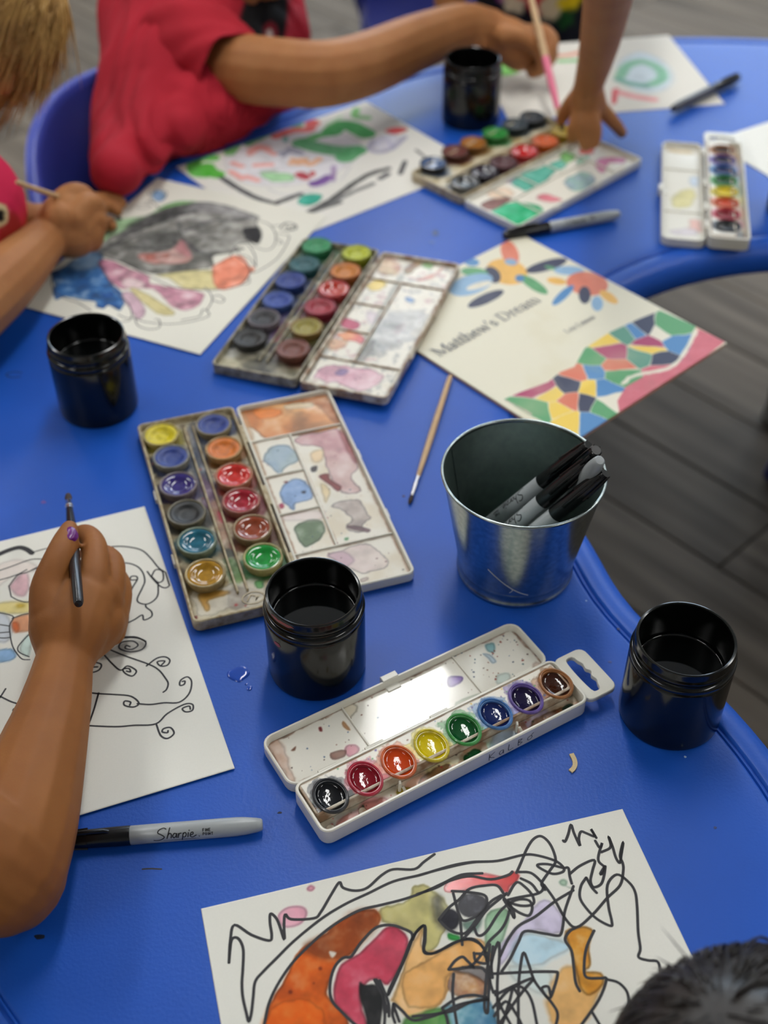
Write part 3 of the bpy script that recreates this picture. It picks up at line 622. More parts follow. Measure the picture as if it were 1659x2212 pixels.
# --- drawing under the front child's hand
lang = 0.35603; lo = (-0.1987, 0.76128)
_l = np.array([math.cos(lang), math.sin(lang)]); _n = np.array([-math.sin(lang), math.cos(lang)])
org = np.array(lo) - _l * 0.2159 - _n * 0.2794
Fl = Frame(org[0], org[1], lang)
L1 = lambda p: Fl.px(cr(0, 1040, 2.7655, p)); L2 = lambda p: Fl.px(cr(0, 1140, 6.146, p))
def paint_left(c):
    B = c.blob
    B(L2([(120, 770), (230, 650), (350, 600), (400, 720), (350, 900), (250, 920), (160, 860)]), (222, 172, 182), .8, soft=.002, var=.4)
    B(L2([(-100, 1030), (150, 980), (450, 1000), (450, 1120), (200, 1150), (-80, 1110)]), (224, 206, 126), .85, soft=.002, var=.3)
    B(L2([(220, 1020), (320, 1010), (330, 1060), (240, 1070)]), (226, 186, 50), .8, soft=.002)
    B(L2([(400, 820), (480, 720), (620, 700), (560, 870), (440, 900)]), (222, 208, 140), .85, soft=.001)
    B(L2([(150, 1240), (200, 1190), (440, 1150), (440, 1350), (200, 1400), (145, 1330)]), (226, 150, 104), .85, soft=.001, var=.4)
    B(L2([(160, 1260), (230, 1250), (270, 1340), (230, 1395), (165, 1340)]), (206, 96, 44), .8, soft=.0015)
    B(L2([(-80, 1650), (150, 1600), (230, 1700), (120, 1780), (-90, 1800)]), (132, 176, 220), .9, rough=.001, var=.3)
    B(L2([(430, 1400), (390, 1710), (250, 1640), (300, 1500)]), (202, 226, 218), .8, soft=.001)
    B(L2([(-90, 1150), (120, 1165), (130, 1500), (-90, 1480)]), (196, 204, 214), .8, soft=.002)
    B(L2([(-60, 520), (300, 420), (560, 560), (200, 640), (-60, 800)]), (230, 214, 206), .6, soft=.003)
    B(L1([(600, 1062), (680, 990), (800, 950), (866, 962), (868, 1005), (760, 1036), (660, 1060)]), (132, 128, 120), .7, soft=.0018, var=.6, vs=.006)
j1 = [[(560, 400), (620, 397), (730, 390), (840, 410), (900, 460), (950, 520), (1010, 560), (1025, 600), (1000, 635), (960, 630), (910, 580), (880, 540)], [(905, 570), (930, 530), (970, 540), (975, 590), (945, 605), (905, 570)],
      [(755, 700), (740, 610), (705, 560), (715, 500), (760, 490), (820, 510), (855, 550), (865, 600), (850, 640), (820, 715), (880, 735), (940, 690), (945, 610)], [(745, 735), (775, 690), (790, 640), (820, 590), (815, 570), (785, 570), (780, 590), (818, 590)],
      [(870, 740), (875, 755), (905, 780), (905, 810), (860, 830), (850, 800), (800, 830), (740, 855), (738, 835), (760, 820)],
      [(640, 1000), (680, 950), (800, 935), (870, 960), (850, 1005), (780, 1020), (715, 1000), (725, 965), (790, 955), (825, 980), (790, 1005), (750, 1000), (755, 982), (778, 990)], [(630, 1000), (680, 945), (800, 930), (872, 958)], [(640, 1000), (750, 1045), (890, 1095), (950, 1130), (990, 1180), (1005, 1210), (995, 1245), (975, 1262)],
      [(875, 1105), (935, 1060), (985, 1050), (1015, 1070), (1000, 1100), (960, 1105), (940, 1080), (985, 1075), (965, 1100)], [(615, 1030), (670, 1090), (720, 1130), (760, 1105), (800, 1120), (815, 1140), (790, 1165), (750, 1150), (735, 1125), (770, 1120), (780, 1140), (755, 1135)],
      [(530, 1150), (590, 1130), (605, 1095), (560, 1085), (540, 1110), (585, 1110)], [(520, 1262), (590, 1270), (680, 1275), (780, 1285), (830, 1325), (800, 1350), (745, 1340), (745, 1315), (780, 1320), (775, 1340)],
      [(820, 1330), (900, 1335), (980, 1325), (1070, 1322), (1130, 1270), (1145, 1200), (1120, 1170), (1080, 1190), (1075, 1220), (1100, 1215), (1105, 1195), (1088, 1198)], [(590, 1265), (560, 1370), (525, 1465)],
      [(500, 1460), (690, 1468), (800, 1460), (930, 1452), (1000, 1390), (1100, 1335), (1150, 1335), (1150, 1370), (1110, 1380), (1090, 1360), (1130, 1345), (1138, 1365)], [(935, 1455), (960, 1520), (1000, 1540), (1040, 1510), (1020, 1475), (980, 1480), (970, 1500), (1000, 1505), (1005, 1492)],
      [(0, 1295), (35, 1240)], [(0, 1285), (60, 1315), (115, 1338), (80, 1365), (90, 1390)], [(-60, 1545), (60, 1555), (120, 1560)]]
j2 = [[(440, 330), (600, 285), (760, 258)], [(120, 780), (230, 640), (350, 600), (450, 560), (640, 490)], [(150, 920), (120, 780)], [(150, 920), (250, 970), (380, 990), (470, 900), (520, 880)], [(400, 880), (400, 800), (470, 740), (600, 710)], [(-80, 1120), (120, 1160), (180, 1200), (130, 1300), (140, 1450), (170, 1580), (230, 1680), (300, 1750), (400, 1757)],
      [(160, 1210), (300, 1160), (470, 1128)], [(440, 1370), (320, 1490), (240, 1590), (260, 1660), (390, 1720)], [(-80, 600), (150, 520), (400, 430), (560, 420)], [(-80, 720), (200, 640), (360, 560)], [(380, 590), (520, 520), (640, 500)], [(-80, 1280), (60, 1300), (120, 1310)], [(-80, 1460), (60, 1470), (140, 1460)], [(-80, 1400), (0, 1400), (120, 1390)]]
sheet('painting', 'drawing of black curls on white paper under the hand holding the black brush', 'drawing', Fl, 0.2159, 0.2794, 0.0012, paint_left,
      [('marker_line', M['ink'], [(0.00135, L1(p)) for p in j1] + [(0.001, L2(p)) for p in j2] + [(0.0045, L2([(-60, 380), (100, 310), (250, 268), (350, 290), (430, 345)]))])],
      zf=lambda x, y: 0.0015 * np.clip(1 - y / 0.09, 0, 1) ** 2)

# --- ladybird-like painting under the blond child's hand
p1o = (-0.37237, 1.05877); p1a = -0.41303
Fp = Frame(p1o[0], p1o[1], p1a)
Q1 = lambda p: Fp.px(cr(60, 380, 2.5136, p))
def paint_grey(c):
    B = c.blob
    B(Q1([(375, 350), (430, 285), (510, 240), (640, 225), (720, 175), (800, 148), (930, 148), (850, 200), (650, 250), (520, 310), (400, 385)]), (152, 196, 142), .85, soft=.002, rough=.002, var=.5)
    B(Q1([(710, 185), (800, 148), (900, 148), (800, 190)]), (108, 166, 96), .8, soft=.002)
    B(Q1([(375, 405), (430, 350), (560, 290), (700, 200), (850, 160), (1000, 150), (1240, 220), (1240, 260), (1275, 320), (1260, 370), (1200, 370), (1120, 390), (1180, 400), (1100, 430), (1000, 440), (1010, 500), (900, 520), (800, 550), (640, 530), (520, 480), (400, 440)]), (156, 154, 148), .96, rough=.002, var=.6, vs=.010, rgb2=(84, 84, 80), edge=.3)
    B(Q1([(600, 240), (850, 165), (1000, 160), (900, 200), (700, 260), (480, 350)]), (52, 52, 54), .7, soft=.004, rough=.003, var=.6)
    B(Q1([(880, 160), (1000, 152), (1230, 218), (1230, 240), (1050, 215), (900, 200)]), (150, 148, 150), .7, soft=.004, var=.5)
    B(Q1([(1170, 290), (1250, 285), (1275, 330), (1250, 378), (1185, 350)]), (30, 30, 34), .9, rough=.003, soft=.001)
    B(Q1([(600, 350), (780, 320), (800, 400), (640, 410)]), (66, 66, 64), .6, soft=.005, rough=.003, var=.6)
    for p_, w_, c_ in (([(400, 420), (560, 320), (760, 240), (900, 200)], .006, (58, 58, 58)), ([(430, 410), (600, 330), (790, 310)], .004, (80, 80, 78)), ([(820, 250), (840, 340), (930, 420), (1000, 440)], .005, (60, 60, 62)), ([(860, 300), (1000, 250), (1200, 240)], .006, (90, 90, 92)), ([(560, 400), (780, 390), (800, 330)], .004, (50, 50, 50)), ([(560, 490), (700, 520), (900, 500)], .005, (86, 86, 82)), ([(900, 340), (1050, 330), (1150, 350)], .006, (150, 148, 144)), ([(640, 300), (780, 270)], .005, (160, 158, 150))): c.stroke(Q1(p_), w_, c_, .7, rough=.003, soft=.0015, var=.6)
    B(Q1([(600, 432), (700, 422), (790, 402), (830, 352), (870, 402), (892, 450), (850, 480), (700, 487), (620, 465)]), (206, 166, 158), .92, rough=.0012, var=.6, rgb2=(184, 112, 104))
    B(Q1([(840, 355), (875, 400), (890, 440), (850, 440), (800, 400)]), (176, 112, 118), .7, soft=.002)
    B(Q1([(640, 440), (690, 432), (690, 460), (650, 465)]), (168, 84, 70), .7, soft=.0015); B(Q1([(720, 440), (770, 430), (760, 458)]), (160, 92, 80), .7, soft=.0015)
    B(Q1([(200, 500), (360, 390), (412, 440), (402, 482), (460, 590), (512, 640), (527, 700), (500, 737), (440, 710), (410, 732), (370, 720), (370, 690), (300, 680), (200, 660), (150, 685), (132, 640), (150, 600), (118, 530), (160, 518)]), (52, 112, 180), .95, rough=.0016, var=.9, vs=.010, rgb2=(32, 88, 158), edge=.35, sm=False)
    B(Q1([(230, 480), (360, 395), (400, 440), (380, 500), (270, 520)]), (136, 164, 192), .7, soft=.004, var=.5)
    B(Q1([(400, 650), (450, 630), (470, 655), (420, 672)]), (18, 70, 140), .7, soft=.001)
    B(Q1([(385, 482), (430, 460), (560, 510), (660, 550), (662, 590), (720, 600), (900, 630), (962, 660), (892, 732), (790, 722), (680, 620), (520, 622), (450, 580)]), (204, 142, 162), .85, rough=.0015, var=.9, vs=.010, rgb2=(186, 104, 136))
    B(Q1([(510, 580), (560, 560), (640, 590), (600, 620), (520, 610)]), (232, 214, 212), .8, soft=.002)
    B(Q1([(510, 650), (570, 640), (642, 740), (600, 787), (560, 740)]), (204, 166, 184), .85, rough=.001, var=.4)
    B(Q1([(700, 545), (1000, 518), (1042, 612), (960, 622), (850, 617), (760, 562)]), (214, 202, 142), .88, rough=.001, var=.4)
    B(Q1([(560, 630), (600, 622), (802, 747), (700, 752)]), (208, 194, 132), .85, rough=.001, var=.4)
    B(Q1([(1000, 515), (1040, 475), (1130, 436), (1190, 470), (1207, 540), (1150, 602), (1030, 622)]), (236, 134, 104), .92, rough=.001, var=.5, rgb2=(240, 152, 124))
    B(Q1([(1195, 500), (1232, 505), (1225, 532), (1200, 530)]), (236, 134, 104), .8, rough=.001)
    B(Q1([(672, 115), (700, 82), (740, 95), (746, 130), (710, 147)]), (128, 168, 212), .9, rough=.0008, var=.4)
k1 = [[(375, 390), (400, 440), (520, 480), (660, 550), (800, 615), (920, 625), (1030, 625), (1150, 600), (1205, 540), (1195, 490), (1130, 440)], [(160, 530), (130, 580), (150, 640), (210, 675), (280, 700), (345, 740)], [(360, 385), (250, 460), (160, 540)],
      [(385, 480), (430, 560), (480, 640), (540, 690), (565, 750), (555, 790), (510, 800)], [(490, 760), (540, 780), (580, 775)], [(580, 775), (600, 820), (660, 840), (715, 830), (715, 790), (690, 785)], [(580, 780), (640, 800), (760, 812), (880, 800), (980, 770), (975, 740), (950, 735), (930, 770), (835, 790)],
      [(960, 610), (995, 650), (1000, 690), (970, 740)], [(1000, 680), (1050, 695), (1068, 675), (1030, 655), (1000, 670)], [(1250, 250), (1310, 270), (1345, 320), (1340, 380), (1300, 410), (1230, 390), (1200, 360)], [(1325, 280), (1370, 275)],
      [(1370, 285), (1400, 262), (1450, 270), (1460, 292), (1420, 305), (1375, 295), (1390, 270), (1440, 265), (1452, 295), (1400, 302)], [(1395, 270), (1430, 300), (1440, 275), (1400, 295)], [(1350, 345), (1385, 370), (1358, 376)], [(1350, 320), (1415, 330), (1410, 370), (1350, 460), (1240, 530), (1210, 520)],
      [(1130, 390), (1180, 370), (1230, 430), (1240, 500)], [(1130, 390), (1150, 430), (1200, 450), (1240, 500)], [(1100, 440), (1130, 390)], [(1150, 600), (1200, 590), (1205, 560)],
      [(670, 120), (655, 100), (672, 88), (690, 95), (700, 75), (722, 72), (735, 88), (755, 92), (752, 118), (740, 128)], [(690, 145), (670, 150), (668, 130)], [(600, 165), (640, 160), (670, 175), (620, 185), (590, 178)], [(640, 160), (660, 140), (680, 150), (720, 190)]]
sheet('painting', 'painting of a large grey and blue creature on white paper under the blond child\'s hand', 'painting', Fp, 0.2159, 0.2794, 0.0011, paint_grey,
      [('pen_line', M['inksoft'], [(0.0011, Q1(p)) for p in k1])], z=0.0012, base=(226, 224, 212))

# --- painting in front of the red shirt
p2a = math.radians(38.1); s2 = np.array([math.cos(p2a), math.sin(p2a)]); n2 = np.array([s2[1], -s2[0]])
o2 = np.array([-0.242, 1.342]) + n2 * 0.2159
F2 = Frame(o2[0], o2[1], p2a)
R2 = lambda p: F2.px(cr(370, 200, 2.476, p))
MM = 0.00055     # stroke widths on this sheet, metres per crop pixel
def paint_green(c):
    S = lambda p, w, rgb, a=.9, **k: c.stroke(R2(p), w * MM, rgb, a, **k)
    c.blob(R2([(300, 330), (500, 230), (800, 200), (1000, 260), (960, 380), (760, 480), (480, 500), (320, 450)]), (222, 219, 226), .8, soft=.008)
    S([(222, 352), (150, 352), (118, 392), (135, 432), (185, 440)], 30, (86, 190, 66)); S([(190, 400), (215, 430), (245, 440)], 34, (76, 184, 50))
    S([(348, 272), (335, 295), (312, 325)], 26, (104, 176, 96)); S([(410, 275), (520, 220), (600, 185), (680, 175)], 22, (72, 152, 80)); S([(430, 226), (560, 165), (660, 148), (750, 160)], 20, (222, 104, 96)); S([(560, 237), (650, 205), (740, 200), (745, 160), (770, 165)], 24, (218, 82, 78))
    S([(700, 272), (780, 235), (840, 222)], 26, (84, 172, 84)); S([(860, 210), (900, 180), (960, 182), (1040, 222)], 46, (48, 164, 62)); S([(700, 272), (800, 300), (900, 315), (990, 312)], 46, (86, 168, 104)); S([(980, 315), (930, 350)], 44, (84, 166, 102))
    S([(840, 172), (910, 130)], 12, (176, 214, 168), .7); S([(992, 92), (985, 130), (1050, 138)], 18, (118, 194, 104))
    c.blob(R2([(1138, 208), (1200, 186), (1266, 198), (1200, 226)]), (218, 62, 62), .9)
    S([(1080, 260), (1060, 300), (1110, 322), (1180, 300), (1250, 240)], 14, (150, 146, 176), .7); S([(1090, 290), (1140, 250), (1190, 300)], 10, (170, 166, 196), .6); c.blob(R2([(1080, 250), (1160, 225), (1220, 240), (1180, 300), (1100, 310)]), (196, 192, 214), .6, soft=.003)
    S([(560, 330), (620, 320), (700, 330), (640, 300), (600, 340)], 12, (132, 132, 158), .7); S([(640, 382), (700, 362), (740, 388), (792, 358)], 16, (232, 172, 130)); S([(650, 360), (680, 385), (720, 360)], 14, (232, 176, 136))
    for p in ([(330, 380), (375, 396)], [(450, 391), (535, 388)], [(420, 332), (480, 298), (552, 332)], [(320, 425), (380, 462)], [(400, 452), (462, 472)], [(420, 310), (470, 290), (520, 300)]): S(p, 15, (238, 158, 150), .85)
    c.blob(R2([(470, 436), (560, 430), (648, 440), (650, 475), (540, 478)]), (160, 214, 156), .9); S([(480, 425), (560, 418)], 10, (150, 158, 150), .7)
    S([(690, 440), (715, 455)], 24, (176, 50, 60)); S([(755, 430), (755, 445)], 12, (190, 70, 70)); S([(765, 490), (800, 480), (840, 458)], 26, (112, 72, 150)); S([(870, 400), (865, 470)], 12, (150, 120, 170), .7)
    c.blob(R2([(676, 592), (712, 548), (802, 548), (796, 580), (742, 607)]), (34, 160, 134), .95, rough=.001, rgb2=(70, 186, 162))
    S([(270, 460), (420, 550), (550, 598)], 14, (56, 56, 62)); S([(550, 598), (690, 545)], 14, (62, 62, 66)); S([(735, 642), (850, 580), (960, 500), (1060, 440), (1160, 408)], 14, (64, 64, 66), rough=.001); S([(860, 592), (960, 540), (1080, 490)], 12, (110, 110, 110), .8); S([(760, 636), (900, 590)], 14, (90, 90, 90), .8)
    S([(1225, 436), (1250, 372)], 11, (70, 70, 74)); S([(1118, 462), (1158, 438)], 14, (76, 76, 80)); S([(1310, 310), (1360, 350)], 7, (90, 90, 90)); S([(610, 240), (612, 262)], 12, (90, 160, 150), .8); S([(520, 520), (620, 550), (760, 520), (900, 470), (960, 400)], 4, (190, 190, 200), .6)
sheet('painting', 'painting of green and red brush strokes with black corner lines beside the red shirt', 'painting', F2, 0.2794, 0.2159, 0.0014, paint_green, [], z=0.0003, base=(226, 224, 216))

# --- far painting, under the far hand
a4 = math.atan2(1.459 - 1.505, 0.153 - 0.431)
F4 = Frame(0.431, 1.505, a4); F4 = Frame(0.431 + math.cos(a4) * .2794, 1.505 + math.sin(a4) * .2794, a4 + math.pi)
R4 = lambda p: F4.px(cr(830, 0, 2.0012, p))
def paint_far(c):
    c.blob(R4([(490, 250), (560, 270), (590, 300), (570, 320), (500, 325)]), (120, 206, 90), .9, soft=.002); c.stroke(R4([(720, 245), (800, 238), (850, 225)]), .009, (222, 132, 100), .8, soft=.002); c.stroke(R4([(760, 265), (830, 262)]), .009, (110, 190, 110), .9, soft=.002)
    c.blob(R4([(1010, 280), (1100, 225), (1210, 270), (1250, 350), (1180, 400), (1060, 380)]), (206, 224, 236), .8, soft=.008)
    c.stroke(R4([(1020, 330), (1050, 285), (1120, 268), (1190, 300), (1200, 340), (1160, 365)]), .014, (124, 190, 150), .85, soft=.004); c.stroke(R4([(1010, 345), (1060, 362), (1130, 372)]), .012, (90, 160, 140), .8, soft=.003)
    c.blob(R4([(985, 395), (1010, 385), (1005, 440), (985, 450)]), (220, 70, 80), .9, soft=.002); c.stroke(R4([(1010, 400), (1080, 418), (1165, 432)]), .012, (232, 136, 140), .8, soft=.003)
    c.stroke(R4([(600, 400), (680, 380), (740, 395)]), .003, (150, 150, 150), .6); c.stroke(R4([(560, 380), (640, 370), (720, 410)]), .003, (170, 170, 170), .6)
sheet('painting', 'painting with a blurry green ring, farthest sheet on the table under the spread hand', 'painting', F4, 0.2794, 0.2159, 0.0020, paint_far, [], base=(222, 218, 208))
F5 = Frame(0.392, 1.405, math.radians(19 - 78))
t5 = sheet('painting', 'blank white sheet cut off by the right edge beyond the small white paint box', 'paper', F5, 0.2159, 0.2794, 0.004, lambda c: None, [], z=0.0002, base=(228, 228, 222), group=None)
t5.location = (0.392, 1.405, .0002)

# ------------------------------------------------------------------ the picture book
bp = (0.15932, 0.83377); ba = 0.73399; BW, BL = 0.2283, 0.2697
Fb = Frame(bp[0], bp[1], ba)
K1 = lambda p: Fb.px(cr(880, 500, 2.304, p))
book = thing('picture_book', 'thin cream picture book with abstract coloured shapes lying over the table edge', 'book', (bp[0], bp[1], 0.0), ba)
mb = MB(); mb.box(0.001, BW - .002, .002, BL - .002, 0.0012, 0.0026); mb.build('pages', M['pages'], book, smooth=False)
mb = MB(); mb.loft([rrect(0, BW, 0, BL, .0015, z) for z in (0.0001, 0.0011)]); mb.build('back_cover', mat('book_back', (196, 150, 130), .5), book, smooth=False)
cv = Canvas(0, BW, 0, BL, 0.00085, (222, 217, 196))
rgb_ = dict(coral=(214, 118, 92), navy=(52, 56, 82), yellow=(234, 200, 82), green=(88, 156, 104), blue=(76, 132, 186), sky=(134, 172, 206), mag=(168, 58, 100), pink=(206, 104, 118), cream=(226, 220, 202), amber=(230, 178, 88), teal=(92, 148, 128))
cells = []
def patch(p, c_, **k):       # plain ovals of printed colour
    P = np.array(K1(p)); c0 = P.mean(0); w_, v_ = np.linalg.eigh(np.cov((P - c0).T)); r_ = 1.38 * np.sqrt(w_)
    if k.get('cell'): cells.append((c0, rgb_[c_])); return
    cv.blob([c0 + v_[:, 0] * r_[0] * math.cos(t) + v_[:, 1] * r_[1] * math.sin(t) for t in np.linspace(0, 2 * math.pi, 15)[:-1]], rgb_[c_], .97, rough=.0001, soft=.0004, edge=0, var=.12, vs=.01)
# loose shapes along the top of the cover
patch([(390, 190), (450, 158), (530, 165), (590, 205), (570, 260), (500, 278), (430, 250)], 'amber'); patch([(472, 60), (520, 80), (552, 130), (540, 165), (490, 175), (478, 120)], 'coral'); patch([(485, 160), (520, 155), (540, 170), (510, 182)], 'sky')
patch([(385, 205), (430, 198), (458, 235), (440, 270), (400, 250)], 'navy'); patch([(280, 205), (330, 200), (385, 215), (380, 240), (290, 235)], 'green'); patch([(282, 238), (380, 240), (420, 268), (350, 310), (220, 345), (250, 280)], 'sky'); patch([(300, 300), (360, 268), (412, 272), (350, 300)], 'cream')
patch([(285, 395), (330, 360), (400, 345), (440, 302), (462, 318), (440, 360), (370, 378)], 'navy'); patch([(285, 160), (320, 150), (352, 165), (340, 185), (300, 182)], 'blue')
patch([(560, 255), (600, 240), (660, 270), (698, 340), (650, 300), (590, 270)], 'green'); patch([(540, 240), (570, 235), (575, 258), (548, 262)], 'blue'); patch([(600, 190), (680, 172), (740, 150), (800, 152), (745, 190), (660, 220), (610, 215)], 'navy'); patch([(690, 185), (725, 195), (745, 205), (700, 200)], 'green')
patch([(730, 205), (790, 188), (860, 200), (855, 222), (780, 228)], 'sky'); patch([(795, 270), (830, 222), (900, 215), (960, 245), (1000, 285), (960, 325), (880, 325), (820, 305)], 'coral'); patch([(850, 300), (890, 292), (912, 325), (890, 360), (868, 372), (872, 335)], 'navy')
patch([(695, 255), (740, 248), (780, 262), (750, 280)], 'amber'); patch([(712, 380), (760, 345), (790, 290), (815, 300), (790, 345)], 'blue'); patch([(965, 325), (1000, 315), (1045, 370), (990, 352)], 'amber'); patch([(920, 355), (950, 342), (972, 375), (945, 412), (925, 385)], 'sky')
# the busy band along the bottom
band = [(480, 850), (560, 815), (700, 765), (760, 715), (830, 690), (880, 600), (1000, 520), (1150, 450), (1255, 408), (1425, 482), (1445, 498), (1580, 560), (1300, 780), (890, 1060), (600, 925)]
cv.blob(K1(band), rgb_['cream'], .97, rough=.0002, soft=.0004, edge=0, var=.1, sm=False)
patch([(985, 782), (1080, 715), (1120, 660), (1250, 676), (1312, 600), (1385, 555), (1425, 482), (1446, 498), (1400, 600), (1340, 662), (1250, 707), (1110, 742), (1060, 792)], 'navy', cell=True); patch([(480, 852), (640, 800), (740, 735), (820, 695), (815, 740), (700, 790), (660, 860), (610, 925)], 'mag', cell=True); patch([(610, 925), (640, 870), (690, 860), (730, 910), (700, 960)], 'green', cell=True); patch([(665, 840), (700, 782), (790, 800), (700, 850)], 'yellow', cell=True); patch([(690, 860), (790, 812), (900, 805), (935, 840), (900, 900), (800, 925), (700, 905)], 'coral', cell=True); patch([(712, 785), (780, 750), (860, 760), (882, 790), (820, 812), (740, 806)], 'navy', cell=True)
patch([(830, 865), (880, 840), (930, 860), (910, 890), (850, 892)], 'navy', cell=True); patch([(880, 770), (930, 795), (930, 825), (885, 810)], 'yellow', cell=True); patch([(830, 930), (900, 890), (1005, 935), (960, 990), (870, 1050), (820, 980)], 'blue', cell=True); patch([(900, 865), (970, 870), (1030, 935), (950, 905)], 'green', cell=True); patch([(765, 925), (830, 920), (840, 1000), (790, 975)], 'yellow', cell=True); patch([(720, 890), (775, 890), (775, 920), (730, 915)], 'yellow', cell=True); patch([(935, 830), (1060, 790), (1040, 860), (1055, 920), (1020, 935), (960, 870)], 'cream', cell=True)
patch([(1055, 918), (1042, 850), (1070, 790), (1150, 745), (1290, 715), (1360, 660), (1400, 590), (1440, 498), (1580, 560), (1300, 770)], 'pink', cell=True); patch([(1440, 498), (1580, 560), (1480, 640), (1430, 600)], 'coral', cell=True)
patch([(890, 770), (1000, 700), (1040, 600), (1110, 580), (1130, 640), (1080, 720), (1000, 780), (920, 810)], 'coral', cell=True); patch([(860, 720), (940, 680), (970, 690), (930, 740), (870, 762)], 'blue', cell=True); patch([(815, 700), (860, 700), (880, 720), (860, 752), (820, 745)], 'coral', cell=True)
patch([(830, 690), (900, 600), (950, 590), (970, 640), (930, 690), (880, 690)], 'green', cell=True); patch([(905, 575), (1000, 518), (1030, 545), (1000, 590), (930, 600)], 'yellow', cell=True); patch([(960, 600), (1025, 570), (1025, 600), (985, 660)], 'mag', cell=True); patch([(985, 740), (1020, 690), (1095, 680), (1070, 740), (1000, 780)], 'green', cell=True); patch([(1060, 600), (1110, 560), (1200, 552), (1280, 590), (1312, 630), (1280, 680), (1220, 610), (1150, 600)], 'yellow', cell=True)
patch([(1020, 530), (1090, 485), (1110, 520), (1070, 560)], 'teal', cell=True); patch([(1090, 490), (1190, 448), (1180, 500), (1120, 560), (1080, 555)], 'blue', cell=True); patch([(1205, 450), (1255, 410), (1425, 482), (1380, 560), (1300, 605), (1200, 550)], 'green', cell=True); patch([(1130, 530), (1160, 470), (1195, 445), (1208, 490), (1170, 540)], 'navy', cell=True); patch([(1210, 550), (1260, 520), (1295, 465), (1302, 520), (1260, 560)], 'cream', cell=True); patch([(1290, 570), (1330, 550), (1358, 505), (1345, 560), (1310, 595)], 'blue', cell=True); patch([(1165, 570), (1200, 555), (1235, 572), (1200, 595)], 'mag', cell=True); patch([(1130, 610), (1190, 602), (1250, 632), (1180, 670), (1125, 665)], 'teal', cell=True); patch([(940, 790), (1010, 780), (980, 815), (930, 825)], 'blue', cell=True)
# a mosaic of plain colour cells fills the band
Pb = np.array(K1(band)); sl_ = cv.win(Pb, .004); sd_b = cv.dist(sl_, Pb, True); XX = cv.X[sl_] + .003 * cv.noise(sl_, .03, 61); YY = cv.Y[sl_] + .003 * cv.noise(sl_, .03, 62)
dd_ = np.stack([np.hypot(XX - c0[0], YY - c0[1]) for c0, _ in cells]); near = dd_.argmin(0); two = np.sort(dd_, 0); line_ = np.clip((.0011 - (two[1] - two[0])) / .0008, 0, 1)[..., None]
colr = np.array([c for _, c in cells])[near] / 255.0; colr = colr * (1 - line_ * .8) + np.array(rgb_['cream']) / 255.0 * line_ * .8; mk = np.clip((.0004 - sd_b) / .0008, 0, 1)[..., None]
cv.c[sl_] = cv.c[sl_] * (1 - mk) + colr * mk
cv.blob(K1([(1055, 925), (1042, 860), (1085, 790), (1180, 735), (1290, 712), (1362, 655), (1405, 590), (1440, 498), (1580, 560), (1300, 780)]), rgb_['pink'], .97, rough=.0002, soft=.0004, edge=0, var=.12, sm=False)
cv.stroke(K1([(1070, 775), (1110, 742), (1180, 722), (1290, 700), (1350, 655), (1390, 595), (1420, 540), (1435, 505)]), .0042, rgb_['cream'], .97, rough=.0012, var=0)
cv.stroke(K1([(495, 858), (560, 892), (612, 924)]), .0016, (214, 176, 170), .8, rough=.0012)
cv.wash((206, 196, 160), .06, .25, .35, .5)
cv.build('front_cover', M['cover'], book, z=0.0034, thick=0.0008, zf=lambda x, y: 0.0006 * np.sin(x * 14) ** 2 + 0.0012 * np.exp(-(((x - .075) / .03) ** 2 + ((y - .045) / .008) ** 2)))
